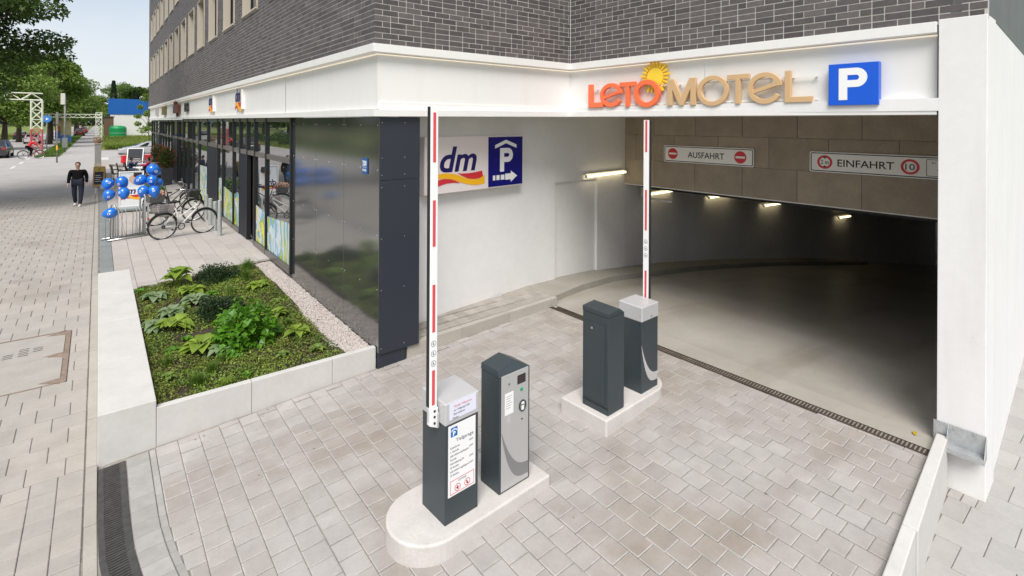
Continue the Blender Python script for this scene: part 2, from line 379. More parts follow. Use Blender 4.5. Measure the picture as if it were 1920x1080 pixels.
def sheet(name, quads, m, kind='structure', parent=None):
    mb = MB()
    for q in quads: mb.add(q, [tuple(range(len(q)))])
    o = mb.build(name, m, parent, fix=False)
    if kind: tag(o, kind=kind)
    return o
def rect(x0, x1, y0, y1, z): return [(x0, y0, z), (x1, y0, z), (x1, y1, z), (x0, y1, z)]

gz = -.20
sheet('ground', [rect(-900, -12.2, -300, 1500, gz), rect(-12.2, -4.5, 140, 1500, gz), rect(-4.5, 900, 76.5, 1500, gz), rect(30, 900, -300, 76.5, -.75), rect(-4.5, 30, -300, -8, -.75), rect(-12.2, -4.5, -300, -8, -.75)], meadowg_m)
ys = [-8, 0, 6.8, 8.5, 10, 12, 14, 30, 62, 140, 420]
sheet('road', [[(-12.2, a, Zs(a) - .11), (-4.5, a, Zs(a) - .11), (-4.5, b, Zs(b) - .11), (-12.2, b, Zs(b) - .11)] for a, b in zip(ys, ys[1:])], path_m)
sheet('crossing', [rect(-4.5, -.1, 30.2, 62, -.056)], path_m)
sheet('footpath', [rect(-2.75, .1, 62, 420, -.052)], path_m)
sheet('side_street', [rect(.02, 30, 48.6, 73, -.08)], path_m)
sheet('far_verge', [rect(-4.4, -2.75, 62, 420, -.03)], meadowg_m)
km = MB()
for y in range(62, 160, 2): km.box(-4.52, -4.4, y, y + 1.985, -.3, -.02)
tag(km.build('road_kerb', kerbc_m, bevel=.01), kind='structure')
km = MB()
for x in range(0, 30, 2): km.box(x + .1, x + 2.08, 73, 73.15, -.3, .02)
tag(km.build('side_street_kerb', kerbc_m, bevel=.01), kind='structure')
mk = MB()
for i in range(7): mk.box(-4.9 - .0 * i, -4.75, 50.5 + i * 5, 53.0 + i * 5, -.165, -.156)
tag(mk.build('lane_marking', roadpaint_m), kind='structure')

# ---- driveway: base sheet and pavers
drive = sheet('driveway', [[(.0, 1.0, zd(0) - .012), (2.4, 1.10, zd(2.4) - .012), (7.1, 1.49, zd(7.1) - .012), (7.1, 7.35, zd(7.1) - .012), (.0, 7.35, zd(0) - .012)]], joint_m)
def paver_mesh(name, lx, ly, h=.05, c=.006, cz=None):
    a, b = lx / 2, ly / 2; c = min(c, a * .6, b * .6); cz = cz or c
    lay = [(a, b, -h), (a, b, -cz), (a - c, b - c, 0)]; V = []
    for (x, y, z) in lay: V += [(-x, -y, z), (x, -y, z), (x, y, z), (-x, y, z)]
    F = []
    for i in range(2):
        for k in range(4): F.append((4 * i + k, 4 * i + (k + 1) % 4, 4 * i + 4 + (k + 1) % 4, 4 * i + 4 + k))
    F.append((8, 9, 10, 11)); return V, F
def paving(parent, stones, m, limit=300, name='paver', edge=None):
    ec = dict(c=.0095, cz=.003) if edge else {}; MI = [0] * 4 + ([1] * 4 if edge else [0] * 4) + [0]
    """stones: (x, y, z, lx, ly, slope about y); the ones that show largest become parts, the rest one stuff part"""
    P = np.array([(s[0], s[1], s[2]) for s in stones]); px, py, w = project(P)
    vis = (w > .5) & (px > -60) & (px < 1980) & (py > 0) & (py < 1130)
    score = np.where(vis, np.array([s[3] * s[4] for s in stones]) * (CAM_H - P[:, 2]) / np.maximum(w, .3) ** 3, -1)
    order = np.argsort(-score); meshes = {}; rest = []
    for rank, i in enumerate(order):
        x, y, z, lx, ly, sl = stones[i]; tx, ty, dz = random.gauss(0, .0022), random.gauss(0, .0022), random.gauss(0, .0012)
        if rank < limit and score[i] > 0:
            key = (round(lx, 3), round(ly, 3))
            if key not in meshes:
                V, F = paver_mesh(name, lx, ly, **ec); me = D.meshes.new(name); me.from_pydata(V, [], F); me.materials.append(m); meshes[key] = me
                if edge: me.materials.append(edge); me.polygons.foreach_set('material_index', MI)
            place(meshes[key], name, parent, (x, y, z + dz), (tx, ty - sl, 0))
        else: rest.append((x, y, z + dz, lx, ly, sl, tx, ty))
    if rest:
        VV = []; FF = []
        for x, y, z, lx, ly, sl, tx, ty in rest:
            V, F = paver_mesh(name, lx, ly, **ec); o = len(VV)
            VV += [(x + p[0], y + p[1], z + p[2] + p[0] * (sl - ty) + p[1] * tx) for p in V]; FF += [[i + o for i in f] for f in F]
        r = raw_mesh('paver_field', VV, FF, [m, edge] if edge else m, parent, MI * len(rest)); tag(r, kind='stuff')
ISL = [(2.0, 3.5, 3.75, 4.42), (4.5, 5.85, 3.9, 4.6)]
st = []; pit = .2125; g = .0055
x = .52; ci = 0
def gpath(y): return max(0, 5.95 - y) ** 1.8 * .085
while x < 6.95:
    y = 7.17 - (.11 if ci % 2 else .0) - random.random() * .02; 
    if ci % 2: st.append((x + pit / 2, 7.17 - .05, zd(x + pit / 2), pit - g, .105 - g, .047))
    while y > 1.0:
        cx, cy = x + pit / 2, y - pit / 2; lx = pit - g; xe = drain_x(cy) - .005
        if x + g < xe:
            if x + pit > xe: lx = xe - x - g / 2; cx = x + g / 2 + lx / 2
            lim = 1.345 + (cx - 4.64) * .083; ly = pit - g
            xl_ = .522 + gpath(cy)
            if cx - lx / 2 < xl_: lx = cx + lx / 2 - xl_; cx = xl_ + lx / 2
            if cy - ly / 2 < lim - .02: ly = round(cy + ly / 2 - lim + .02, 2); cy = lim - .02 + ly / 2
            if lx > .03 and ly > .03 and cy + cx * .7 > 2.2: st.append((cx, cy, zd(cx), lx, ly, .047))
        y -= pit
    x += pit; ci += 1
paving(drive, st, paver_m, edge=paveredge_m)
# border course and strip beside the curved street gutter
def border_stone(o0, o1, ya, yb):
    mb = MB(); q = lambda o, y, dz: (o + gpath(y), y, zd(o + gpath(y)) + dz); ga = .003
    mb.hexa([q(o0 + ga, yb + ga, -.05), q(o1 - ga, yb + ga, -.05), q(o1 - ga, ya - ga, -.05), q(o0 + ga, ya - ga, -.05)], [q(o0 + ga, yb + ga, 0), q(o1 - ga, yb + ga, 0), q(o1 - ga, ya - ga, 0), q(o0 + ga, ya - ga, 0)])
    mb.build('border_paver', border_m, drive, bevel=.004, segs=1)
y = 7.15
for i in range(16): border_stone(.252, .458, y, y - .203); y -= .203
y = 7.15
for i in range(18): border_stone(.460, .520, y, y - .163 - .02 * (i % 3)); y -= .163 + .02 * (i % 3)

# ---- pavement
walk = sheet('pavement', [[(-4.5, a, Zs(a) - .012), (-.08, a, Zs(a) - .012), (-.08, b, Zs(b) - .012), (-4.5, b, Zs(b) - .012)] for a, b in zip([-8, 0, 6.8, 8, 9, 10, 11, 12, 13, 14, 30.2], [0, 6.8, 8, 9, 10, 11, 12, 13, 14, 30.2])], joint2_m)
st = []; MAN = (-1.35, -.33, 9.35, 11.25)
def zslope(y): return (Zs(y + .05) - Zs(y - .05)) / .1
y = 3.6; ri = 0
while y < 30.0:
    if y < 7.05: L, off, W_ = .2125, 0., .2125
    else: L, off, W_ = .32, (ri % 2) * .16, .31
    x = -.105 - off
    if off > .02: st.append((-.105 - off / 2, y + W_ / 2, Zs(y + W_ / 2), off - g, W_ - g, 0))
    while x > -4.4:
        cx, cy = x - L / 2, y + W_ / 2
        xr = cx + L / 2; inm = MAN[2] < cy < MAN[3]
        if inm and xr > MAN[1] > cx - L / 2 and xr - MAN[1] > .03: st.append(((xr + MAN[1]) / 2, cy, Zs(cy), round(xr - MAN[1], 3) - g, W_ - g, 0))
        elif not (inm and MAN[0] < cx < MAN[1] + .02) and cy > 1.0 - cx * 1.2: st.append((cx, cy, Zs(cy), L - g, W_ - g, 0))
        x -= L
    y += W_; ri += 1
# rows on the slope are laid individually tilted
def paving_sloped(parent, stones, m, limit=300):
    P = np.array([(s[0], s[1], s[2]) for s in stones]); px, py, w = project(P)
    vis = (w > .5) & (px > -40) & (px < 1960) & (py > 0) & (py < 1120); score = np.where(vis, 1 / np.maximum(w, .3) ** 3, -1); order = np.argsort(-score); meshes = {}; VV = []; FF = []
    for rank, i in enumerate(order):
        x, y, z, lx, ly, _ = stones[i]; a = zslope(y); dz = random.gauss(0, .0015); tx = random.gauss(0, .004)
        if rank < limit and score[i] > 0:
            key = (round(lx, 3), round(ly, 3))
            if key not in meshes:
                V, F = paver_mesh('paver', lx, ly); me = D.meshes.new('paver'); me.from_pydata(V, [], F); me.materials.append(m); meshes[key] = me
            place(meshes[key], 'paver', parent, (x, y, z + dz), (math.atan(a) + tx, random.gauss(0, .004), 0))
        else:
            V, F = paver_mesh('paver', lx, ly); o = len(VV); VV += [(x + p[0], y + p[1], z + dz + p[2] + p[1] * a) for p in V]; FF += [[k + o for k in f] for f in F]
    tag(raw_mesh('paver_field', VV, FF, m, parent), kind='stuff')
paving_sloped(walk, st, paver2_m)
# paved manhole cover in the pavement
mh = thing('manhole_cover', 'large paved-in concrete manhole cover with rusty frame and vent slots in the pavement', 'manhole cover', (-.84, 10.3, Zs(10.3)))
mh.rotation_euler = (math.atan(zslope(10.3)), 0, 0)
b = MB()
b.box(-.5, .49, -.93, -.90, -.05, .004); b.box(-.5, .49, .90, .93, -.05, .004); b.box(-.53, -.5, -.93, .93, -.05, .004); b.box(.44, .50, -.9, .9, -.05, .004)
for yy in (-.86, 0, .86): b.prism([(0, 0), (1, 0), (1, 1)], 0, 0) if False else b.add([(.44, yy - .10, .004), (.44, yy + .10, .004), (.20, yy + (.05 if yy < .5 else -.03), .004), (.44, yy - .10, -.04), (.44, yy + .10, -.04), (.20, yy, -.04)], [(0, 1, 2), (5, 4, 3), (0, 3, 4, 1), (1, 4, 5, 2), (2, 5, 3, 0)])
b.build('rim', mat('rusty_rim', (.30, .225, .175), .85, var=.35, vscale=12), mh)
lid_m = mat('cover_lid', (.40, .375, .335), .85, var=.14, vscale=4, bump=.3, bscale=120)
MB().box(-.495, .435, -.895, -.005, -.05, .002).build('lid', lid_m, mh, bevel=.006)
MB().box(-.495, .435, .005, .895, -.05, .002).build('lid', lid_m, mh, bevel=.006)
for cx, cy, nk in ((-.20, .30, 3), (-.03, .30, 5), (.13, .38, 3)):
    for k in range(nk): MB().box(cx - .055, cx + .055, cy - .06 + k * .06, cy - .045 + k * .06, -.01, .0032).build('vent_slot', blackhole_m, mh)
# kerb strip between pavement and driveway / terrace
ks = D.objects.new('kerb_strip', None); COL.objects.link(ks); tag(ks, kind='structure')
y = 3.2
while y < 40:
    b = MB(); L = .99
    w0 = -.095 + max(0, 5.6 - y) ** 2 * .05; w1 = -.095 + max(0, 5.6 - y - L) ** 2 * .05
    b.hexa([(w0, y, Zs(y) - .2), (w0 + .095, y, Zs(y) - .2), (w1 + .095, y + L, Zs(y + L) - .2), (w1, y + L, Zs(y + L) - .2)],
           [(w0, y, Zs(y) + .006), (w0 + .095, y, Zs(y) + .006), (w1 + .095, y + L, Zs(y + L) + .006), (w1, y + L, Zs(y + L) + .006)])
    b.build('kerbstone', kerbc_m, ks, bevel=.005); y += 1.0

# ---- terrace of long slabs beside the shop front
sheet('planter_floor', [rect(.02, 3.6, 7.22, 14.2, -.26)], joint_m)
ter = sheet('terrace', [[(0, 13.9, -.014), (.54, 13.9, -.014), (.54, 12.33, -.014), (2.82, 13.10, -.014), (2.84, 13.27, -.014), (3.35, 13.27, -.014), (3.35, 48.6, -.014), (0, 48.6, -.014)]], joint2_m)
st = []
for i in range(9):
    x0 = .27 + i * .33; y = 12.35 + (x0 - .5) * .32 + (.33 if i % 2 else 0) - .66
    while y < 46:
        if y + .66 > 12.40 + (x0 - .4) * .34 and x0 + .16 < 3.19:
            ya = max(y, 12.35 + (min(x0, 2.5) - .4) * .34)
            lx = min(.33, 3.19 - x0)
            st.append((x0 + lx / 2, (ya + y + .66) / 2, 0, lx - .006, y + .66 - ya - .006, 0))
        y += .66
paving(ter, st, slab_m, 260, 'slab')
gs = []
y = 14.0
while y < 40: gs.append((.15, y + .1, 0, .23, .194, 0)); y += .2
paving(ter, gs, mat('grey_gutter_stone', (.25, .27, .265), .8, island=.15, var=.12, vscale=6), 60, 'gutter_stone')

# ---- right-hand pavement, lower than the driveway
RZ = -.68
rp = sheet('right_pavement', [[(2, -4, RZ - .012), (30, -4, RZ - .012), (30, 2.8, RZ - .012), (7.3, 1.25, RZ - .012), (7.1, 1.45, RZ - .012), (2, 1.1, RZ - .012)]], joint2_m)
st = []
for i in range(-12, 30):
    x0 = 6.99 + i * .372; lim = 1.175 + (x0 - 7.18) * .067 + .02 if x0 > 6.95 else 1.455 + (x0 - 6.95) * .085; y = lim; first = True
    while y > -2.5:
        L = (.19 if (i % 2) else .37) if first else .37
        st.append((x0 + .186, y - L / 2, RZ, .372 - g, L - g, 0)); y -= L; first = False
st += [(7.08, 1.385, RZ, .17, .10, 0), (7.08, 1.27, RZ, .17, .11, 0), (7.08, 1.475, RZ, .17, .06, 0), (7.085, 1.185, RZ, .18, .05, 0)]
paving(rp, st, mat('right_slab', (.44, .42, .395), .82, island=.14, var=.12, vscale=3, bump=.25, bscale=120), 200, 'slab')
# ================================================================== THE BUILDING
bld = thing('motel_building', 'long dark brick motel block with glazed shops, white fascia and an open garage entrance', 'building')
XF = 3.08; YB = 7.049; XG = 3.2
win_near = [11.30, 14.06, 16.86, 19.66, 22.39, 25.06, 27.70, 30.36, 32.95, 35.63, 38.45, 41.13, 43.85, 46.35]
ROWS = [(6.05, 7.92), (9.18, 10.98), (12.33, 14.1)]
holes = [(y0, y0 + 1.64, a, b) for y0 in win_near for a, b in ROWS]
ZB, ZT = 4.30, 14.9
def wall_cells(s0, s1, z0, z1, hs):
    S = sorted({s0, s1, *[h[0] for h in hs], *[h[1] for h in hs]}); Zz = sorted({z0, z1, *[h[2] for h in hs], *[h[3] for h in hs]})
    return [(a, b, c, d) for a, b in zip(S, S[1:]) for c, d in zip(Zz, Zz[1:]) if not any(h[0] < (a + b) / 2 < h[1] and h[2] < (c + d) / 2 < h[3] for h in hs)]
wall = MB()
for a, b, c, d in wall_cells(YB + .01, 49.9, ZB, ZT, holes): wall.add([(XF + .0045, b, c), (XF + .0045, a, c), (XF + .0045, a, d), (XF + .0045, b, d)], [(0, 1, 2, 3)])
wall.add([(XF + .0045, YB + .0045, ZB), (C0.x, YB + .0045, ZB), (C0.x, YB + .0045, ZT), (XF + .0045, YB + .0045, ZT)], [(0, 1, 2, 3)])
wall.add([seg2(0, .0045, ZB), seg2(5.9, .0045, ZB), seg2(5.9, .0045, ZT), seg2(0, .0045, ZT)], [(0, 1, 2, 3)])
wall.add([(XF + .0045, 49.9, ZB), (XF + .0045, 49.9, ZT), (14, 49.9, ZT), (14, 49.9, ZB)], [(0, 1, 2, 3)])
wall.add([(XF, 49.9, ZT), (XF, YB, ZT), (C0.x, YB, ZT), seg2(5.9, 0, ZT), (14, 1.16, ZT), (14, 49.9, ZT)], [(0, 1, 2, 3, 4, 5)])
bw = wall.build('brick_wall', mortar_m, bld, fix=False)
PIT = .0833
def courses(s0, s1, hs, ztop):
    out = []; k = 0; z = 4.335
    while z < ztop and z + .071 < ZT:
        rs = random.Random(k * 13 + int(s1 * 7)); s = s0 + (.0 if k % 2 else .0)
        first = (.115 if k % 2 else .24); seq = [first]
        while s < s1 - .02:
            L = seq.pop() if seq else (.115 if rs.random() < .22 else .24)
            a, b = s, min(s + L, s1); s += L + .01
            parts = [(a, b)]
            for h in hs:
                if h[2] - .02 < z + .035 < h[3] + .02: parts = [q for p in parts for q in ([(p[0], min(p[1], h[0] - .006)), (max(p[0], h[1] + .006), p[1])])if q[1] - q[0] > .03]
            out += [(p[0], p[1], z, z + .0725) for p in parts]
        z += PIT; k += 1
    return out
faces = []     # (origin+dir mapping, bricks)
fA = lambda s, o, z: (XF + o, YB + s, z)
fB = lambda s, o, z: (XF + s, YB + o, z)
fC = lambda s, o, z: seg2(s, o, z)
hsA = [(a - YB, b - YB, c, d) for a, b, c, d in holes]
allb = []
for fn, s1, hs, zt in ((fA, 49.9 - YB, hsA, 14.8), (fB, C0.x - XF - .01, [], 6.6), (fC, 5.89, [], 6.6)):
    for (a, b, c, d) in courses(.0, s1, hs, zt): allb.append((fn, a, b, c, d))
Q = np.array([fn((a + b) / 2, 0, (c + d) / 2) for fn, a, b, c, d in allb]); px, py, w = project(Q)
E1 = np.array([fn(a, 0, c) for fn, a, b, c, d in allb]); E2 = np.array([fn(b, 0, d) for fn, a, b, c, d in allb])
x1, y1, _ = project(E1); x2, y2, _ = project(E2)
keep = (w > .5) & (py > -260) & (px > 200) & (px < 2100)
area = np.where(keep & (py > 2) & (px < 1915), np.abs((x2 - x1)) * (d - c) / w, 0)
order = np.argsort(-area); top = set(order[:300].tolist()); VV = []; FF = []
def brick_vf(fn, a, b, c, d):
    o = random.gauss(0, .0008); e = .0016
    V = [fn(a, .006, c), fn(b, .006, c), fn(b, .006, d), fn(a, .006, d), fn(a + e, o, c + e), fn(b - e, o, c + e), fn(b - e, o, d - e), fn(a + e, o, d - e)]
    return V, [(0, 1, 5, 4), (1, 2, 6, 5), (2, 3, 7, 6), (3, 0, 4, 7), (4, 5, 6, 7)]
for i, (fn, a, b, c, d) in enumerate(allb):
    if not keep[i]: continue
    V, F = brick_vf(fn, a, b, c, d)
    if i in top:
        me = D.meshes.new('brick'); me.from_pydata(V, [], F); me.materials.append(brick_m); link('brick', me, bw)
    else:
        o = len(VV); VV += V; FF += [[k + o for k in f] for f in F]
tag(raw_mesh('brick_field', VV, FF, brick_m, bw), kind='stuff')

# ---- upper windows: beige metal reveals
def window(y0, z0, z1):
    y1 = y0 + 1.64; f = MB(); dp = .24; t = .03; pr = -.03
    for (a, b, c, d) in ((y0, y0 + t, z0, z1), (y1 - t, y1, z0, z1)): f.box(XF + pr, XF + dp, a, b, c, d)
    f.box(XF + pr, XF + dp, y0 + t, y1 - t, z1 - t, z1); f.box(XF + pr - .02, XF + dp, y0, y1, z0 - .03, z0 + .012)
    wo_ = f.build('window', beige_m, bld)
    fr = MB(); m = y0 + 1.64 * .55
    for (a, b, c, d) in ((y0 + t, y0 + .09, z0 + .012, z1 - t), (y1 - .09, y1 - t, z0 + .012, z1 - t), (m - .04, m + .04, z0 + .012, z1 - t), (y0 + .09, m - .04, z0 + .012, z0 + .07), (y0 + .09, m - .04, z1 - .09, z1 - t), (m + .04, y1 - .09, z0 + .012, z0 + .07), (m + .04, y1 - .09, z1 - .09, z1 - t)): fr.box(XF + .17, XF + .25, a, b, c, d)
    fr.build('window_frame', alu_m, wo_)
    for a, b in ((y0 + .09, m - .04), (m + .04, y1 - .09)): MB().box(XF + .2, XF + .22, a, b, z0 + .07, z1 - .09).build('pane', frost_m, wo_)
for y0 in win_near:
    for a, b in ROWS: window(y0, a, b)

# ---- white fascia that runs round the building, mitred at the corners
def fpt(i, off, z):
    """corner i of the fascia line shifted inwards by off"""
    if i == 0: return (XF + off, 49.9, z)
    if i == 1: return (XF + off, YB + off, z)
    if i == 2: return (C0.x + off * 1.0309 - (off) * 0, YB + off, z)
    p = seg2(5.478, off, z); return p
def fpiece(name, o0, o1, zf, m, parent=bld, segs=(0, 1, 2), bevel=.004):
    for i in segs:
        a, b = i, i + 1; z0a, z1a = zf(a); z0b, z1b = zf(b); mb = MB()
        mb.hexa([fpt(a, o0, z0a), fpt(a, o1, z0a), fpt(b, o1, z0b), fpt(b, o0, z0b)], [fpt(a, o0, z1a), fpt(a, o1, z1a), fpt(b, o1, z1b), fpt(b, o0, z1b)])
        mb.build(name, m, parent, bevel=bevel)
zlow = [3.355, 3.287, 3.326, 3.317]
fpiece('fascia_cornice', -.03, .2, lambda i: (4.213, 4.333), white_m)
fpiece('fascia_sill', .0, .25, lambda i: (zlow[i], zlow[i] + .1), white_m)
fpiece('led_strip', .072, .088, lambda i: (4.188, 4.203), led_m, bevel=0)
# fascia face in panels
def frun(i, s0, s1, z0, z1, off0, off1, name, m):
    P0, P1 = Vector(fpt(i, off0, 0)), Vector(fpt(i + 1, off0, 0)); Q0, Q1 = Vector(fpt(i, off1, 0)), Vector(fpt(i + 1, off1, 0))
    f = lambda A, B, t, z: tuple(A.lerp(B, t) + Vector((0, 0, z)))
    mb = MB(); mb.hexa([f(P0, P1, s0, z0), f(Q0, Q1, s0, z0), f(Q0, Q1, s1, z0), f(P0, P1, s1, z0)], [f(P0, P1, s0, z1), f(Q0, Q1, s0, z1), f(Q0, Q1, s1, z1), f(P0, P1, s1, z1)])
    return mb.build(name, m, bld)
for i, n in ((0, 9), (1, 1), (2, 2)):
    for k in range(n): frun(i, k / n + (.0006 if k else 0), (k + 1) / n - (.0006 if k < n - 1 else 0), 3.40, 4.2, .09, .14, 'fascia_panel', white_m)
# soffit over the garage forecourt
b = MB(); b.hexa([(XG, 7.12, 3.36), (7.02, 7.12, 3.36), (7.16, 1.5, 3.36), (10.9, 1.5, 3.36), (10.9, 8.9, 3.36), (XG, 8.9, 3.36)], [(XG, 7.12, 3.5), (7.02, 7.12, 3.5), (7.16, 1.5, 3.5), (10.9, 1.5, 3.5), (10.9, 8.9, 3.5), (XG, 8.9, 3.5)])
b.build('soffit', plaster2_m, bld)
# slab that closes the ground floor
b = MB(); b.box(XG + .1, 14, 7.3, 49.8, 3.51, 3.7); b.box(7.3, 14, 1.7, 7.3, 3.51, 3.7); b.build('floor_slab', plaster2_m, bld)

# ---- shop front
MUL = [11.47, 13.56, 14.72, 15.59, 16.53, 17.47, 19.17, 20.08, 22.17, 24.33, 25.96, 27.59, 29.25, 30.92, 31.61, 33.81, 34.42, 36.1, 37.78, 39.4, 41.1, 41.71, 44.14, 46.2, 48.2]
PIER = {(15.59, 16.53), (20.08, 22.17), (31.61, 33.81), (41.71, 44.14)}; DOOR = {(14.72, 15.59)}
def sx(x0, x1, y0, y1, z0, z1, name, m, bevel=.003): return MB().box(x0, x1, y0, y1, z0, z1).build(name, m, bld, bevel=bevel)
for y in MUL: sx(XG - .05, XG + .06, y - .032, y + .032, .0, 3.29, 'mullion', alu_m)
for a, b in zip(MUL, MUL[1:]):
    a2, b2 = a + .032, b - .032
    sx(XG - .035, XG + .05, a2, b2, 2.31, 2.43, 'transom', trans_m); sx(XG - .03, XG + .05, a2, b2, 3.2, 3.29, 'head_rail', trans_m)
    sx(XG + .0, XG + .012, a2, b2, 2.43, 3.2, 'shop_pane', glass_m, 0)
    if (a, b) in PIER: sx(XG - .045, XG + .05, a2, b2, .02, 2.31, 'pier_panel', pier_m); continue
    if (a, b) in DOOR:
        sx(XG + .10, XG + .112, a2 + .05, b2, .06, 2.25, 'door', mat('door_glass', (.06, .042, .03), .03, spec=.8, ior=1.7), 0); sx(XG + .08, XG + .13, a2, a2 + .05, 0.02, 2.31, 'door_jamb', alu_m); continue
    sx(XG - .055, XG + .06, a2, b2, .0, .13, 'base_rail', trans_m); sx(XG + .0, XG + .012, a2, b2, .13, 2.31, 'shop_pane', glass_m, 0)
MB().box(XG + .18, XG + .2, 11.4, 48.2, -.05, 3.3).build('shop_backing', black_m, bld)  # added black sheet, blocks outside light showing through the door gap
DEC = [(11.56, 13.5, 1.04, .92), (13.62, 14.66, .96, 1.05), (16.6, 17.4, 1.12, 1.05), (17.55, 19.1, 1.0, 1.1), (19.25, 20.0, 1.35, 1.3), (22.3, 24.2, 1.5, 1.45)]
for a, b, h0, h1 in DEC:
    mb = MB(); mb.hexa([(XG - .006, a, .14), (XG - .001, a, .14), (XG - .001, b, .14), (XG - .006, b, .14)], [(XG - .006, a, h0), (XG - .001, a, h0), (XG - .001, b, h1), (XG - .006, b, h1)])
    mb.build('window_poster', decal_m, bld)
# dark glossy cladding panels with screws
def clad(x0, x1, y0, y1, z0, z1, m, name='cladding_panel'): return MB().box(x0, x1, y0, y1, z0, z1).build(name, m, bld, bevel=.002)
J = [11.435, 9.96, 8.53, 7.135]
for a, b in zip(J, J[1:]):
    p = clad(XG, XG + .012, b + .004, a - .004, -.165, 3.284, panel_m); s = MB()
    for yy in (a - .06, (a + b) / 2, b + .06):
        for zz in (3.16, 2.5, 1.55, .75, -.02): s.lathe([(.009, 0), (.007, .005), (.001, .006)], 8, M=Matrix.Translation((XG - .0005, yy, zz)) @ Matrix.Rotation(-math.pi / 2, 4, 'Y'))
    s.build('screw', steel_m, p)
for z0, z1 in ((-.178, 2.35), (2.356, 3.284)):
    p = clad(XG + .004, 3.852, 7.13 - .008, 7.13 + .004, z0, z1, paneln_m); s = MB()
    for xx in (3.235, 3.60):
        for zz in ((-.10, .75, 1.5, 2.25) if z0 < 0 else (2.43, 2.68, 3.2)): s.lathe([(.009, 0), (.007, .005), (.001, .006)], 8, M=Matrix.Translation((xx, 7.1215, zz)) @ Matrix.Rotation(math.pi / 2, 4, 'X'))
    s.build('screw', steel_m, p)
sx(XG + .014, 3.845, 7.137, 7.95, -.17, 3.284, 'panel_core', paneln_m)
b = MB(); b.hexa([(XG + .005, 7.15, zd(3.2) - .1), (3.64, 7.15, zd(3.6) - .1), (3.64, 7.6, -.5), (XG + .005, 7.6, -.5)], [(XG + .005, 7.15, -.182), (3.64, 7.15, -.182), (3.64, 7.6, -.182), (XG + .005, 7.6, -.182)]); b.build('plinth', paneln_m, bld)

# ---- white pillar at the right of the gate, and the side wall
def s2box(s0, s1, o0, o1, z0, z1, name, m, bevel=.004, parent=bld):
    mb = MB(); mb.hexa([seg2(s0, o0, z0), seg2(s0, o1, z0), seg2(s1, o1, z0), seg2(s1, o0, z0)], [seg2(s0, o0, z1), seg2(s0, o1, z1), seg2(s1, o1, z1), seg2(s1, o0, z1)])
    return mb.build(name, m, parent, bevel=bevel)
s2box(5.494, 5.892, -.012, .5, RZ - .05, 4.352, 'gate_pillar', plaster_m, .006)
s2box(5.478, 5.494, .03, .4, 3.3, 4.33, 'pillar_joint', black_m, 0)
pe = Vector(seg2(5.892, 0, 0)); sdv = Vector((1, .067, 0)).normalized(); snv = Vector((.067, -1, 0)).normalized()
def sidebox(t0, t1, o0, o1, z0, z1, name, m):
    f = lambda t, o, z: tuple(pe + sdv * t - snv * o + Vector((0, 0, z))); mb = MB()
    mb.hexa([f(t0, o0, z0), f(t1, o0, z0), f(t1, o1, z0), f(t0, o1, z0)], [f(t0, o0, z1), f(t1, o0, z1), f(t1, o1, z1), f(t0, o1, z1)]); return mb.build(name, m, bld)
sidebox(.495, 22, .0, .3, RZ - .05, 4.352, 'side_wall', plaster_m)
sidebox(.012, 22, -.004, .3, 4.356, ZT, 'side_wall_upper', greyplaster_m)
# galvanised tray bolted to the pillar foot
tr = thing('metal_tray', 'galvanised sheet metal tray bolted to the foot of the white pillar', 'metal bracket', seg2(5.50, 0, 0), math.atan2(S2.y, S2.x))
b = MB(); b.box(-.03, .40, -.03, -.018, -.22, .0); b.build('back_plate', galv_m, tr)
b = MB(); b.hexa([(.10, -.17, -.24), (.40, -.17, -.24), (.40, -.03, -.22), (.10, -.03, -.22)], [(.10, -.17, -.19), (.40, -.17, -.19), (.40, -.03, -.2), (.10, -.03, -.2)]); b.build('shelf', galv_m, tr)
b = MB(); b.add([(.405, -.03, 0), (.405, -.17, -.19), (.405, -.17, -.24), (.405, -.03, -.22), (.40, -.03, 0), (.40, -.17, -.19), (.40, -.17, -.24), (.40, -.03, -.22)], [(0, 1, 2, 3), (7, 6, 5, 4), (0, 4, 5, 1), (1, 5, 6, 2), (2, 6, 7, 3), (3, 7, 4, 0)]); b.build('cheek', galv_m, tr); b = MB()
b.add([(.10, -.03, 0), (.10, -.17, -.19), (.10, -.17, -.24), (.10, -.03, -.22), (.095, -.03, 0), (.095, -.17, -.19), (.095, -.17, -.24), (.095, -.03, -.22)], [(0, 1, 2, 3), (7, 6, 5, 4), (0, 4, 5, 1), (1, 5, 6, 2), (2, 6, 7, 3), (3, 7, 4, 0)]); b.build('cheek', galv_m, tr)
b = MB()
for x in (.14, .30): b.lathe([(.010, 0), (.009, .006), (.001, .007)], 8, M=Matrix.Translation((x, -.03, -.03)) @ Matrix.Rotation(math.pi / 2, 4, 'X'))
b.build('bolt', steel_m, tr)

# ---- garage: white side wall with a shallow recess, curved inner wall, ramp, beam
def zk(x): return -.085 - (.08 * min(max(0, x - 7.2), 2.2)) - .135 * max(0, x - 9.4)
def zfl(x): return -.222 - (.08 * min(max(0, x - 7.2), 2.2)) - .135 * max(0, x - 9.4)
WA = Vector((4.155, 7.696, 0)); WD = Vector((math.sin(R(82.58)), math.cos(R(82.58)), 0)); WN = Vector((WD.y, -WD.x, 0))
wp = lambda t, o=0.: WA + WD * t - WN * o
tX = lambda x: (x - WA.x) / WD.x
path = [wp(-.4), wp(tX(7.66))]
t0, t1 = tX(7.66), tX(9.2)
CURVE = [(10.38, 8.51), (10.9, 8.585), (11.8, 8.70), (13.6, 8.82), (15.6, 8.85), (18.0, 8.72), (21.0, 8.40), (25, 7.7), (30, 6.6)]
b = MB()
def wq(p, q, z0p, z0q, z1p, z1q): b.add([(p.x, p.y, z0p), (q.x, q.y, z0q), (q.x, q.y, z1q), (p.x, p.y, z1p)], [(0, 1, 2, 3)])
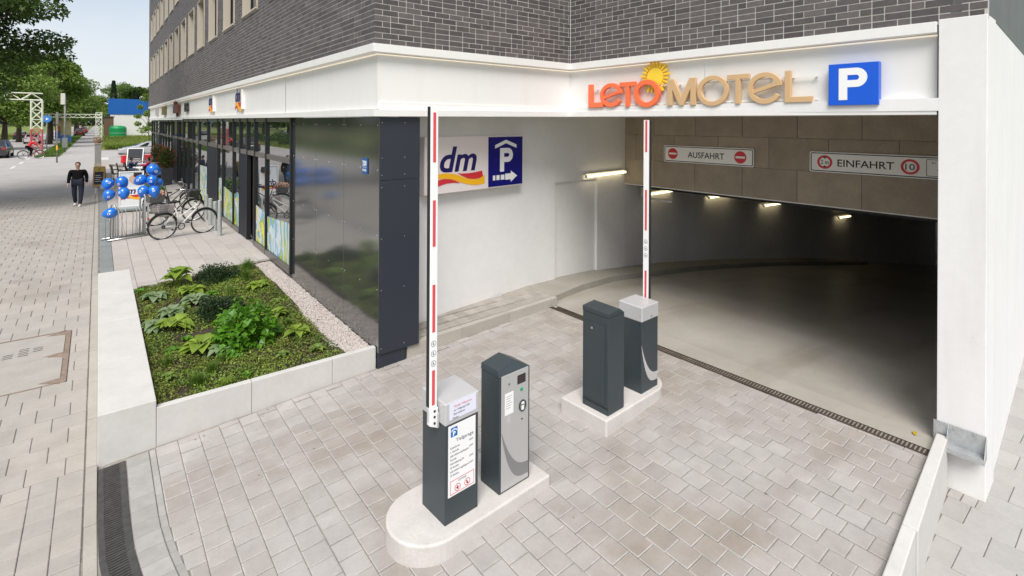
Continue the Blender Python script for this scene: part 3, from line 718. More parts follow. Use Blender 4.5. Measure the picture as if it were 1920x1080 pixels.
wq(wp(-.4), wp(t0), -.5, -.4, 3.4, 3.4); wq(wp(t0), wp(t1), 1.93, 1.91, 3.4, 3.4); wq(wp(t1), wp(tX(10.38)), -.6, -.8, 3.4, 3.4)
wq(wp(t0, .06), wp(t1, .06), -.5, -.5, 1.93, 1.91); wq(wp(t0), wp(t0, .06), -.5, -.5, 1.93, 1.93); wq(wp(t1, .06), wp(t1), -.5, -.5, 1.91, 1.91)
b.add([tuple(wp(t0) + Vector((0, 0, 1.93))), tuple(wp(t1) + Vector((0, 0, 1.91))), tuple(wp(t1, .06) + Vector((0, 0, 1.91))), tuple(wp(t0, .06) + Vector((0, 0, 1.93)))], [(0, 1, 2, 3)])
b.build('garage_side_wall', plaster2_m, bld, fix=False); b = MB()
for (p, q) in zip(CURVE, CURVE[1:]): wq(Vector((*p, 0)), Vector((*q, 0)), zk(p[0]) - .3, zk(q[0]) - .3, 3.4, 3.4)
b.build('garage_curved_wall', mat('pale_garage_paint', (.80, .785, .77), .85, var=.12, vscale=.7, bump=.1, bscale=60), bld, fix=False)
b = MB(); b.box(9.02, 9.2, 8.30, 8.36, -.5, 1.90, M=None); 
# dark inner walls and sloping ceiling
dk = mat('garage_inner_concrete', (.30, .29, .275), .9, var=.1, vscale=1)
b = MB()
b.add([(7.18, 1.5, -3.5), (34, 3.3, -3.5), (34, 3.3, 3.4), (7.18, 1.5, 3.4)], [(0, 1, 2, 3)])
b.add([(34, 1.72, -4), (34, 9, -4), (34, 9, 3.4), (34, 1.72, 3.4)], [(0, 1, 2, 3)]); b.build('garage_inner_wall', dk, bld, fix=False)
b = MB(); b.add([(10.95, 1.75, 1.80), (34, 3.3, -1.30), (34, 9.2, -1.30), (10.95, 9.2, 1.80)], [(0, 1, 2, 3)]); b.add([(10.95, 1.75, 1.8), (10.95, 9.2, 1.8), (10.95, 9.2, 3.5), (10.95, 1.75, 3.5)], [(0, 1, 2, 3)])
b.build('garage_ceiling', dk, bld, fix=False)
# garage floor: smooth concrete ramp
fx = [6.74, 7.2, 8, 9.4, 12, 15, 19, 24, 34]
sheet('garage_floor', [[(drain_x(1.48) + .13 if a < 7 else a, 1.48 + .067 * max(0, a - 7), zfl(a)), (b_, 1.48 + .067 * max(0, b_ - 7), zfl(b_)), (b_, 9.4, zfl(b_)), (drain_x(9.4) + .16 if a < 7 else a, 9.4, zfl(a))] for a, b_ in zip(fx, fx[1:])], gfloor_m)
# raised walkway along the white wall: paved part then concrete kerb
FOOT = [(6.80, 7.24), (7.9, 7.55), (9.1, 7.78), (10.6, 7.95), (12.4, 8.12), (14.6, 8.2), (18, 8.12), (24, 7.4)]
TOPB = [(6.80, 8.06), (7.9, 8.3), (9.1, 8.45), (10.6, 8.65), (12.4, 8.85), (14.6, 8.95), (18, 8.9), (24, 8.2)]
b = MB()
for (p, q, r_, s_) in zip(FOOT, FOOT[1:], TOPB, TOPB[1:]):
    b.hexa([(p[0], p[1], zfl(p[0]) - .2), (q[0], q[1], zfl(q[0]) - .2), (s_[0], s_[1], zk(s_[0]) - .3), (r_[0], r_[1], zk(r_[0]) - .3)], [(p[0], p[1] + .02, zk(p[0]) - .01), (q[0], q[1] + .02, zk(q[0]) - .01), (s_[0], s_[1], zk(s_[0])), (r_[0], r_[1], zk(r_[0]))])
tag(b.build('garage_kerb', mat('garage_kerb_concrete', (.36, .34, .29), .8, var=.2, vscale=1.5, bump=.2, bscale=40), bevel=0), kind='structure')
gw = D.objects.new('garage_walkway', None); COL.objects.link(gw); tag(gw, kind='structure')
def zwalk(x, y):
    f = -.165 + (x - 4.15) * .030; return f + (min(max((y - 7.18) / .6, 0), 1)) * (-.085 - f)
b = MB(); b.add([(3.66, 7.2, zwalk(3.66, 7.2) - .012), (6.8, 7.2, zwalk(6.8, 7.2) - .012), (6.8, 8.1, -.097), (3.66, 8.0, -.097)], [(0, 1, 2, 3)]); b.build('bedding', joint2_m, gw, fix=False)
kx = 3.68
while kx < 6.78:
    L = min(.99, 6.80 - kx); b = MB(); y0 = 7.16
    b.hexa([(kx, y0, zd(kx) - .15), (kx + L, y0, zd(kx + L) - .15), (kx + L, y0 + .1, zd(kx + L) - .15), (kx, y0 + .1, zd(kx) - .15)], [(kx, y0 + .008, zwalk(kx, 7.2) + .003), (kx + L, y0 + .008, zwalk(kx + L, 7.2) + .003), (kx + L, y0 + .1, zwalk(kx + L, 7.26) + .003), (kx, y0 + .1, zwalk(kx, 7.26) + .003)])
    b.build('kerbstone', kerbc_m, gw, bevel=.008); kx += L + .004
wst = []
for r_ in range(4):
    yy = 7.275 + r_ * .21; xx = 3.66 + (r_ % 2) * .1
    while xx < 6.75:
        L = min(.21, 6.79 - xx)
        if yy + .1 < wp(tX(xx + .1)).y + .06: 
            cx, cy = xx + L / 2, yy + .1; wst.append((cx, cy, zwalk(cx, cy), L - g, .21 - g, .02))
        xx += .21
paving(gw, wst, mat('walkway_paver', (.42, .385, .34), .85, island=.2, var=.15, vscale=6, bump=.3, bscale=140), 80)

# ---- beam clad in wood-wool boards, roller shutter behind it
bm_ = thing('garage_beam', 'beam across the garage mouth clad in brown wood-wool boards', 'beam', (10.40, 8.53, 0), math.atan2(S2.y, S2.x))
bm_.parent = None
core = MB(); core.box(-.1, 6.9, .03, .42, 1.70, 3.37).build('beam_core', dk, bm_)
edge = MB(); edge.box(-.06, 6.9, -.004, .05, 1.683, 1.70).build('edge_strip', white_m, bm_)
for zi, (za, zb, off) in enumerate(((1.70, 2.318, .87), (2.32, 2.936, .34), (2.938, 3.365, .87))):
    s = -1.075 + off
    while s < 6.95:
        a, b_ = max(s + .003, -.06), min(s + 1.072, 6.9)
        if b_ - a > .05: MB().box(a, b_, random.uniform(-.004, .003), .03, za + .002, zb - .001).build('board', beam_m, bm_, bevel=.004)
        s += 1.075
sh = thing('roller_shutter', 'dark roller shutter box hanging behind the brown beam', 'shutter', (10.92, 8.4, 0), math.atan2(S2.y, S2.x))
MB().box(0, 6.75, .0, .25, 1.58, 1.9).build('shutter_box', black_m, sh); MB().box(0, 6.75, -.01, .02, 1.56, 1.58).build('bottom_bar', alu_m, sh)
b = MB(); b.box(.0, .07, -.02, .05, 1.28, 1.58); b.box(.0, .9, -.02, .05, 1.28, 1.33); b.build('guide_bracket', lamph_m, sh)
# fluorescent tubes along the wall
TUBES = [(wp(tX(8.64)), wp(tX(10.3)), 2.0, 'the brightest one, on the white wall outside the beam'), (Vector((11.35, 8.62, 0)), Vector((12.75, 8.73, 0)), 1.33, 'just behind the beam'), (Vector((14.6, 8.8, 0)), Vector((16.1, 8.78, 0)), .95, 'second behind the beam'), (Vector((17.8, 8.66, 0)), Vector((19.0, 8.53, 0)), .42, 'third behind the beam'), (Vector((22.6, 8.05, 0)), Vector((23.4, 7.9, 0)), -.42, 'smallest and deepest in the garage')]
for p, q, z, lb in TUBES:
    d_ = (q - p); t = thing('fluorescent_light', 'lit warm fluorescent tube, ' + lb, 'tube light', (p.x, p.y, z), math.atan2(d_.y, d_.x), 'fluorescent tubes on the garage wall'); L = d_.length
    MB().box(0, L, -.05, -.004, .02, .06).build('lamp_housing', lamph_m, t, bevel=.004); MB().tube([(.03, -.085, 0), (L - .03, -.085, 0)], .024, 10).build('tube', tube_m, t, smooth=True)
    e = MB()
    for x in (.0, L - .03): e.box(x, x + .03, -.115, -.05, -.03, .03)
    e.build('end_cap', lamph_m, t, bevel=.004)
# ================================================================== FORECOURT OBJECTS
def sf(x, y, s=1): return (x * s, y * s)
# ---- planter: big block wall, front wall, soil, gravel
pw_ = thing('planter_wall', 'pale concrete planter enclosure, thick block wall by the pavement and thin wall along the driveway', 'planter wall')
for y0, y1 in ((7.2, 8.74), (8.744, 10.5), (10.504, 12.2), (12.204, 13.95)):
    zb = min(Zs(y0), zd(0)) - .15
    MB().box(0.0, .53, y0, y1, zb, .005).build('block', conc_m, pw_, bevel=.008)
for x0, x1 in ((.533, 1.53), (1.534, 2.552), (2.556, 3.19)):
    b = MB(); b.hexa([(x0, 7.2, -.75), (x1, 7.2, -.75), (x1, 7.29, -.75), (x0, 7.29, -.75)], [(x0, 7.2, -.086), (x1, 7.2, -.086), (x1, 7.29, -.086), (x0, 7.29, -.086)]); b.build('wall_slab', conc_m, pw_, bevel=.006)
def zsoil(x, y): return -.15 + .021 * (y - 7.25) + .02 * math.sin(x * 3.1 + y * 1.7) + .015 * math.sin(x * 7 - y * 5)
def back_y(x): return 12.33 + (x - .53) * .34
N = 40; V = []; F = []
for i in range(N + 1):
    for j in range(N + 1):
        x = .52 + (2.80 - .52) * i / N; y = 7.28 + (back_y(x) + .02 - 7.28) * j / N; V.append((x, y, zsoil(x, y)))
for i in range(N):
    for j in range(N): a = i * (N + 1) + j; F.append((a, a + N + 1, a + N + 2, a + 1))
so = raw_mesh('planting_soil', V, F, soil_m); tag(so, kind='structure')
sheet('gravel_bed', [[(2.7, 7.28, -.165), (3.22, 7.28, -.165), (3.22, 13.4, -.10), (2.78, 13.3, -.10)]], joint2_m)
# gravel stones
OC = np.array([(1, 0, 0), (-1, 0, 0), (0, 1, 0), (0, -1, 0), (0, 0, 1), (0, 0, -1)], float); OF = np.array([(0, 2, 4), (2, 1, 4), (1, 3, 4), (3, 0, 4), (2, 0, 5), (1, 2, 5), (3, 1, 5), (0, 3, 5)])
def stones(name, pts, r0_, r1_, m, lab=None):
    n = len(pts); r = rng.uniform(r0_, r1_, n); sc_ = rng.uniform(.65, 1.2, (n, 1, 3)) * r[:, None, None]
    an = rng.uniform(0, 6.283, n); c, s = np.cos(an), np.sin(an); V = OC[None] * sc_ + rng.normal(0, .12, (n, 6, 3)) * r[:, None, None]
    X = V[..., 0] * c[:, None] - V[..., 1] * s[:, None]; Y = V[..., 0] * s[:, None] + V[..., 1] * c[:, None]; V = np.stack([X, Y, V[..., 2] * .8], -1) + pts[:, None, :]
    F = OF[None] + (np.arange(n) * 6)[:, None, None]; o = raw_mesh(name, V.reshape(-1, 3), F.reshape(-1, 3), m); return tag(o, lab, None, None, 'stuff')
n = 15000; yy = 7.29 + (13.25 - 7.29) * rng.random(n) ** 1.25; xl = 2.735 + (yy - 7.3) * .017 + rng.normal(0, .02, n) * .8; xx = xl + (3.19 - xl) * rng.random(n)
stones('gravel', np.stack([xx, yy, -.158 + (yy - 7.3) * .0105 + rng.uniform(-.003, .02, n)], 1), .010, .021, gravel_m, 'strip of white gravel between the planting bed and the dark facade panels')

# ---- foliage helpers
def rot_basis(d, up):
    d = d / np.linalg.norm(d, axis=1, keepdims=True); s = np.cross(d, up); s /= np.maximum(np.linalg.norm(s, axis=1, keepdims=True), 1e-6); n_ = np.cross(s, d); return d, s, n_
LEAF = np.array([(0, 0, 0), (.28, .25, .06), (.46, .32, .10), (0, 1.0, -.10), (-.46, .32, .10), (-.28, .25, .06)])   # side, along, up
LEAFT = np.array([(0, 0, 0), (.36, .42, .08), (0, 1, -.08), (-.36, .42, .08)])
def leaves(name, P, Dr, size, m, parent=None, wide=1., shape='quad', kind=None, tilt=.5):
    """many small leaf faces at P pointing along Dr"""
    n = len(P); up = np.stack([rng.normal(0, tilt, n), rng.normal(0, tilt, n), np.ones(n)], 1); d, s, u = rot_basis(Dr + rng.normal(0, 1e-3, Dr.shape), up)
    L = LEAFT if shape == 'quad' else LEAF; k = len(L); size = np.broadcast_to(size, (n,))[:, None, None]
    V = P[:, None, :] + size * (L[None, :, 0:1] * wide * s[:, None, :] + L[None, :, 1:2] * d[:, None, :] + L[None, :, 2:3] * u[:, None, :])
    if shape == 'quad': base = np.array([(0, 1, 2, 3)])
    else: base = np.array([(0, 1, 2, 3), (0, 3, 4, 5)])
    F = base[None] + (np.arange(n) * k)[:, None, None]
    o = raw_mesh(name, V.reshape(-1, 3), F.reshape(-1, 4), m, parent)
    if kind: tag(o, kind=kind)
    return o
def big_leaf(size, wide, curl, m, name, parent, base, az, el, ribs=5):
    """one large hosta leaf: a folded, drooping blade"""
    V = []; F = []; n = 7
    d = Vector((math.cos(az) * math.cos(el), math.sin(az) * math.cos(el), math.sin(el))); s = d.cross(Vector((0, 0, 1))).normalized(); u = s.cross(d)
    for i in range(n + 1):
        t = i / n; wd = wide * size * (math.sin(math.pi * min(1, t * .92 + .08)) ** .8) * (1.15 - .5 * t) if 0 < i < n else .004
        c = Vector(base) + d * (size * t) + Vector((0, 0, 1)) * (-curl * size * t * t)
        for k in (-1, -.5, 0, .5, 1): V.append(tuple(c + s * (wd * .5 * k) + u * (abs(k) * wd * .20 + (.004 if abs(k) == .5 else 0))))
    for i in range(n):
        for k in range(4): a = i * 5 + k; F.append((a, a + 1, a + 6, a + 5))
    return V, F
def hosta(name, label, x, y, r, nl, m, group=None, hgt=.10, el=(.15, .75), wide=.80):
    t = thing(name, label, 'plant', (x, y, zsoil(x, y)), 0, group); st = MB()
    for i in range(nl):
        az = 6.283 * i / nl + random.uniform(-.35, .35); e = random.uniform(*el); rr = r * random.uniform(.75, 1.1); b0 = (math.cos(az) * r * .25, math.sin(az) * r * .25, hgt * random.uniform(.6, 1.1))
        V, F = big_leaf(rr, wide, .55, m, 'leaf', t, b0, az, e); me = D.meshes.new('leaf'); me.from_pydata(V, [], F); me.materials.append(m); me.polygons.foreach_set('use_smooth', [True] * len(F)); link('leaf', me, t)
        st.tube([(0, 0, -.02), b0], .006, 5)
    st.build('stem', hosta_m, t); return t
def grass_tuft(label, x, y, h, n, r, group=None, z=None, m=None):
    t = thing('grass_tuft', label, 'grass', (x, y, zsoil(x, y) if z is None else z), 0, group); V = []; F = []
    for i in range(n):
        az = random.uniform(0, 6.283); ln = random.uniform(.2, 1); hh = h * random.uniform(.6, 1.1); b0 = (random.gauss(0, r * .2), random.gauss(0, r * .2)); wd = .004 + .003 * random.random(); sx_, sy_ = -math.sin(az) * wd, math.cos(az) * wd; o = len(V)
        for k in range(4):
            q = k / 3; rr = r * ln * q * q; zz = hh * (q - .25 * q * q * ln); ww = 1 - q * .9; cx, cy = b0[0] + math.cos(az) * rr, b0[1] + math.sin(az) * rr
            V += [(cx - sx_ * ww, cy - sy_ * ww, zz), (cx + sx_ * ww, cy + sy_ * ww, zz)]
        for k in range(3): F.append((o + 2 * k, o + 2 * k + 1, o + 2 * k + 3, o + 2 * k + 2))
    me = raw_mesh('blades', V, F, m or grass_m, t); tag(me, kind='stuff'); return t
def bush(name, label, x, y, rx, ry, h, n, size, m, wide=1., shape='quad', z=None, group=None):
    t = thing(name, label, 'shrub', (x, y, (zsoil(x, y) if z is None else z)), 0, group); a = rng.uniform(0, 6.283, n); u = rng.uniform(0, 1, n); rr = (rng.random(n)) ** .33
    ph = np.arccos(1 - u * 1.15); Dn = np.stack([np.sin(ph) * np.cos(a), np.sin(ph) * np.sin(a), np.cos(ph)], 1); lump = 1 + .16 * np.sin(a * 3 + x) + .12 * np.sin(a * 5 + ph * 4)
    P = Dn * rr[:, None] * lump[:, None] * np.array([rx, ry, h]); P[:, 2] = np.abs(P[:, 2]) * .95 + .02
    Dr = Dn * .8 + rng.normal(0, .5, (n, 3)); Dr[:, 2] -= .15 if shape == 'quad' else .55
    tag(leaves('foliage', P, Dr, rng.uniform(.7, 1.15, n) * size, m, t, wide, shape), kind='stuff')
    st = MB()
    for i in range(7):
        a_ = 6.283 * i / 7; st.tube([(0, 0, -.03), (math.cos(a_) * rx * .3, math.sin(a_) * ry * .3, h * .45), (math.cos(a_) * rx * .6, math.sin(a_) * ry * .6, h * .75)], .008, 5, r2=.003)
    st.build('stem', bark_m, t); return t
# ground cover: three kinds in patches, soil showing between them
def patch(X, Y, f, ph): return .5 + .25 * np.sin(X * f + 1.7 * np.sin(Y * f * .6 + ph) + ph) + .25 * np.sin(Y * f * 1.15 - 1.3 * np.sin(X * f * .8) + 2 * ph)
def cover(n, f, ph, thr, s0, s1, hh, m, lab, up, wide):
    X = rng.uniform(.55, 2.76, n); Y = 7.31 + rng.random(n) ** 1.05 * (12.33 + (X - .53) * .34 - 7.31); pv = patch(X, Y, f, ph) * .7 + patch(X, Y, f * 3.1, ph + 2) * .3 + rng.normal(0, .07, n); k = pv > thr; X, Y, pv = X[k], Y[k], pv[k]; n = len(X)
    Z = np.array([zsoil(a_, b_) for a_, b_ in zip(X, Y)]) + rng.random(n) * hh * (.35 + 1.4 * np.clip(pv - thr, 0, .5))
    Dr = np.stack([rng.normal(0, 1, n), rng.normal(0, 1, n), rng.normal(up, .45, n)], 1); tag(leaves('ground_cover', np.stack([X, Y, Z], 1), Dr, rng.uniform(s0, s1, n), m, None, wide), lab, None, None, 'stuff')
coverb_m = leaf_mat('leaf_cover_bright', (.36, .48, .07), (.22, .33, .045), .6)
coverr_m = leaf_mat('leaf_cover_brown', (.16, .09, .045), (.22, .15, .06), .7)
cover(30000, 3.3, .4, .42, .018, .040, .08, cover_m, 'low carpet of small dark and olive ground cover leaves over the soil', .45, .95)
cover(22000, 2.6, 2.1, .50, .016, .036, .09, coverb_m, 'patches of yellow-green small leaved ground cover in the bed', .6, .95)
cover(9000, 4.2, 4.0, .60, .03, .06, .10, grass_m, 'patches of fresh green weeds in the bed', .8, .7)
cover(2600, 3.0, 5.3, .55, .02, .045, .02, coverr_m, 'dry brown leaf litter on the soil of the bed', .1, .8)
bush('hydrangea_bush', 'large bright green leafy bush in the middle of the planting bed', 1.72, 8.62, .42, .44, .56, 1150, .098, bush_m, 1.2, 'leaf')
bush('box_shrub', 'dark green rounded box shrub behind the bright green bush', 1.62, 10.05, .37, .46, .29, 4200, .040, yew_m, 1.1)
bush('box_shrub', 'dark green box shrub at the back edge of the bed beside the terrace', 1.90, 12.15, .42, .40, .26, 3200, .035, yew_m, 1.1)
hosta('hosta', 'lime hosta with broad leaves just left of the large bright bush', 1.20, 8.72, 0.31, 13, hosta_m)
hosta('hosta', 'lime hosta low beside the pale block wall, next to a blue-green one', .95, 9.75, 0.26, 19, hosta_m)
hosta('hosta', 'tall lime plant standing up against the terrace at the back edge of the bed', 1.22, 12.1, 0.28, 19, hosta_m, None, .30, (.3, 1.1))
hosta('hosta', 'yellow-green hosta in front of the tall one at the back edge', 1.38, 11.5, 0.25, 18, hosta_m)
hosta('hosta', 'small lime hosta near the gravel and the front wall, right of the bright bush', 2.42, 8.35, 0.21, 13, hosta_m)
hosta('hosta', 'lime hosta leaves between the bright bush and the gravel strip', 2.32, 9.35, 0.22, 13, hosta_m)
hosta('hosta', 'lime hosta tucked behind the large bright bush', 1.95, 9.25, 0.22, 10, hosta_m, None, .2)
hosta('hosta', 'small lime hosta at the back right of the bed near the gravel', 2.45, 11.0, 0.21, 13, hosta_m)
hosta('hosta', 'blue-green hosta closest to the pale block wall', .72, 9.95, 0.21, 21, hostab_m)
hosta('hosta', 'blue-green hosta in the middle of the left half of the bed', .98, 10.4, 0.21, 21, hostab_m)
hosta('hosta', 'blue-green hosta left of the box shrubs in the centre back of the bed', 1.38, 10.95, 0.22, 21, hostab_m)
hosta('hosta', 'blue-green hosta at the back left corner by the block wall', .82, 11.5, 0.22, 21, hostab_m)
hosta('hosta', 'pale silvery leaves at the left foot of the large bright bush', 1.42, 8.42, 0.20, 13, hostab_m)
rs_ = random.Random(3); fine_m = leaf_mat('leaf_seedling', (.16, .28, .05), (.26, .34, .07), .5)
SPOTS = [(.72, 8.0, 'at the front left corner near the block wall'), (.85, 8.9, 'close to the block wall, halfway along'), (1.55, 7.55, 'at the front wall joint'), (2.05, 7.75, 'in front of the bright bush, by the wall'), (2.5, 7.7, 'in the front right corner by the gravel'), (1.05, 9.2, 'behind the lime hosta left of the bush'), (2.1, 10.6, 'in the middle of the back half'), (1.7, 11.2, 'just in front of the back box shrub'), (2.55, 10.1, 'beside the gravel, behind the bush'), (1.2, 10.75, 'between the two blue-green hostas'), (.68, 10.9, 'tight against the block wall at the back'), (2.2, 12.3, 'at the back edge, right of the box shrub'), (.62, 12.0, 'in the back left corner'), (1.5, 9.45, 'in front of the middle box shrub')]
for x, y, lb in SPOTS: hosta('young_plant', 'small green leafy plant ' + lb, x, y, rs_.uniform(.08, .13), rs_.randint(9, 14), fine_m if rs_.random() < .6 else bush_m, 'young plants in the bed', .05, (.3, 1.1), .7)
grass_tuft('fine grass beside the block wall at the front left', .75, 8.45, .16, 120, .12)
grass_tuft('fine grass left of the bright bush foot', 1.35, 8.15, .15, 110, .12)
grass_tuft('pale grass in the middle of the back half', 1.95, 11.0, .26, 110, .14, None, None, fine_m)
grass_tuft('grass tuft at the corner between block wall and front wall', .98, 7.62, .22, 160, .16)
grass_tuft('grass tuft in front of the bright bush near the front wall', 1.20, 7.9, .2, 120, .13)
grass_tuft('spiky dark grass at the back right corner of the bed', 2.56, 12.55, .3, 220, .22)
grass_tuft('light green grass in the back right part of the bed', 2.35, 11.6, .34, 130, .14)
grass_tuft('light grass blades just behind the bright bush', 2.2, 9.75, .3, 60, .14)
grass_tuft('short grass by the gravel strip halfway along the bed', 2.45, 8.95, .15, 90, .11)
grass_tuft('yellowish low tuft close to the front wall', 1.28, 7.42, .14, 140, .16, None, None, hosta_m)

# ---- traffic islands
def island(label, x0, x1, y0, y1, ztop, round_left, rot):
    t = thing('traffic_island', label, 'traffic island', (x0, (y0 + y1) / 2, 0), rot); L = x1 - x0; h = (y1 - y0) / 2
    if round_left: out = arc((h * .95, 0), h, 270, 90, 20, .95) if False else [(h - h * math.sin(a), -h * math.cos(a)) for a in [math.pi * k / 20 for k in range(21)]] + [(L, h), (L, -h)]
    else: out = [(0, -h)] + [(L - h + h * math.sin(a), -h * math.cos(a)) for a in [math.pi * k / 20 for k in range(21)]] + [(0, h)]
    if round_left: out = out[::-1]
    zb = zd(x0) - .12; b = MB(); b.hexa([(p[0], p[1], zb) for p in out], [(p[0], p[1], ztop) for p in out]); b.build('slab', conc2_m, t, bevel=.018, segs=3, smooth=40); return t
island('pale concrete island with rounded street end, carrying the price list cabinet', 1.94, 3.49, 3.69, 4.43, -.27, True, R(3.5))
island('pale concrete island with square street end, nearer the garage', 4.47, 5.86, 3.92, 4.62, -.15, False, R(3.5))

# ---- cabinets
def swoosh(M_, w, h, z0, z1, y, m, parent, name='swoosh'):
    """curved print band sweeping from the left edge down to the right edge"""
    A = []; B = []
    for k in range(17):
        t = k / 16; x = w * t; A.append((x, z0 + (z1 - z0) * (1 - t) ** 2.6 + .0)); B.append((x, max(.004, (z0 - h) + (z1 - z0 + h - .02) * (1 - t) ** 3.6)))
    b = MB(); b.strip(A, B, y - .0015, y); return b.build(name, m, parent)
def housing(label, x, y, z, rot, w, d, h, hood):
    t = thing('barrier_gate', label, 'barrier', (x, y, z), rot)
    MB().box(0, w, 0, d, 0, h - hood).build('cabinet', anth_m, t, bevel=.006)
    b = MB(); b.hexa([(-.006, -.008, h - hood), (w + .006, -.008, h - hood), (w + .006, d + .006, h - hood), (-.006, d + .006, h - hood)], [(-.006, -.008, h - .012), (w + .006, -.008, h - .012), (w + .006, d + .006, h), (-.006, d + .006, h)])
    b.build('hood', silver_m, t, bevel=.012, segs=3); return t
RI = R(3.5)
# left barrier: cabinet with notices, raised arm
bl = housing('barrier cabinet with price list, red and white arm raised, on the nearer island', 2.341, 3.851, -.27, RI, .36, .36, 1.065, .205)
MB().box(.035, .325, -.012, -.009, .90, 1.045).build('notice', paper2_m, bl)
for i, (tx, w_, m, x) in enumerate((('Herzlich Willkommen', .19, red_m, .18), ('zur Tiefgarage 2,00', .17, text_m, .165), ('Bitte einfahren', .12, text_m, .14), ('Danke', .06, text_m, .10))):
    text_part('notice_text', tx, .024, m, bl, (x, 1.0 - i * .033), -.0125, .0003, width=w_)
pl = MB().box(.03, .325, -.005, -.001, .23, .845).build('price_list', paper_m, bl)
MB().box(.055, .125, -.0062, -.0048, .745, .825).build('parking_symbol', mat('symbol_blue', (.0, .13, .42), .4), bl)
b = MB(); b.strip([(.062, .795)] + [(.09 + .03 * math.cos(R(a)), .793 + .02 * math.sin(R(a))) for a in range(170, 0, -20)] + [(.12, .795)], [(.062, .788)] + [(.09 + .026 * math.cos(R(a)), .787 + .016 * math.sin(R(a))) for a in range(170, 0, -20)] + [(.12, .788)], -.0068, -.006)
b.build('roof_mark', pw_m, bl)
text_part('symbol_letter', 'P', .055, pw_m, bl, (.09, .752), -.0066, .0003, bold=.002)
text_part('price_heading', 'Tiefgarage', .04, text_m, bl, (.205, .69), -.0056, .0003, width=.19)
for i, (tx, w_) in enumerate((('Gebuehren', .10), ('1. Stunde', .09), ('jede weitere angefangene', .2), ('Stunde', .065), ('Hoechstbetrag fuer', .15), ('24 Stunden', .09), ('jede weitere angefangene', .2), ('24 Stunden', .09))):
    text_part('price_line', tx.replace('ue', '\u00fc').replace('oe', '\u00f6'), .024, text_m, bl, (.05, .642 - i * .034), -.0056, .0003, width=w_, align='LEFT')
for z_, tx in ((.642, '0,00 \u20ac'), (.588, '2,00 \u20ac'), (.50, '12,00 \u20ac'), (.44, '12,00 \u20ac')): text_part('price', tx, .022, text_m, bl, (.30, z_), -.0056, .0003, width=.045, align='RIGHT')
b = MB(); b.strip([(.05, .245), (.31, .245), (.31, .365), (.05, .365)], [(.054, .249), (.306, .249), (.306, .361), (.054, .361)], -.0062, -.005, 0, True); b.build('red_box', red_m, bl)
text_part('box_heading', 'ACHTUNG!', .022, text_m, bl, (.18, .335), -.0056, .0003, width=.09)
for cx in (.13, .235):
    b = MB(); b.ring((cx, .288), .032, .027, -.0062, -.005); b.box(cx - .02, cx + .02, -.0062, -.005, .285, .291, 0, Matrix.Translation((cx, 0, .288)) @ Matrix.Rotation(R(45), 4, 'Y') @ Matrix.Translation((-cx, 0, -.288)) if cx > .2 else None); b.build('prohibition_sign', red_m, bl)
    b = MB(); b.disc((cx - .004, .298), .006, -.0058, -.005, 10); b.prism([(cx - .010, .274), (cx + .012, .270), (cx + .004, .290), (cx - .008, .291)], -.0058, -.005); b.build('pictogram', text_m, bl)
def arm(parent, x0, x1, y0, y1, z0, z1, stripes, face, bracket):
    MB().box(x0, x1, y0, y1, z0, z1).build('arm', pw_m, parent, bevel=.004)
    for a, b_ in stripes:
        m = MB()
        if face == '-y': m.box(x0 + .025, x1 - .025, y0 - .003, y0 - .0005, a, b_)
        else: m.box(x0 - .003, x0 - .0005, y0 + .028, y1 - .028, a, b_)
        m.build('red_stripe', redbar_m, parent)
# geometry of the raised arm (local to the cabinet)
a0x, a1x, a0y, a1y = -.100, -.022, .095, .135
arm(bl, a0x, a1x, a0y, a1y, .88, 3.615, [(1.03, 1.33), (1.66, 2.07), (2.42, 2.62) if False else (2.40, 2.80), (3.13, 3.56)], '-y', None)
MB().box(a0x - .008, a0x, a0y + .004, a1y, 1.02, 3.61).build('rubber_edge', rubber_m, bl)
b = MB(); b.hexa([(a0x, a0y - .012, .86), (a1x + .004, a0y - .012, .82), (a1x + .004, a1y, .82), (a0x, a1y, .86)], [(a0x, a0y - .012, 1.0), (a1x + .004, a0y - .012, 1.0), (a1x + .004, a1y, 1.0), (a0x, a1y, 1.0)]); b.build('arm_bracket', pw_m, bl, bevel=.004)
b = MB()
for z_ in (.875, .93, .98): b.lathe([(.011, 0), (.011, .004), (.001, .005)], 10, M=Matrix.Translation((a0x + .045, a0y - .012, z_)) @ Matrix.Rotation(math.pi / 2, 4, 'X'))
b.build('bolt', text_m, bl)
MB().box(-.03, -.006, .08, .15, .82, .95).build('hub', silver_m, bl, bevel=.005)
for z_ in (1.39, 1.475, 1.56):
    b = MB(); b.ring(((a0x + a1x) / 2, z_), .026, .0225, a0y - .002, a0y - .0005); b.build('arm_sticker', greyprint_m, bl)
    b = MB(); b.disc(((a0x + a1x) / 2 - .003, z_ + .008), .005, a0y - .0018, a0y - .0005, 10); b.prism([((a0x + a1x) / 2 - .009, z_ - .012), ((a0x + a1x) / 2 + .009, z_ - .010), ((a0x + a1x) / 2 + .003, z_ + .003), ((a0x + a1x) / 2 - .006, z_ + .003)], a0y - .0018, a0y - .0005); b.build('arm_pictogram', greyprint_m, bl)
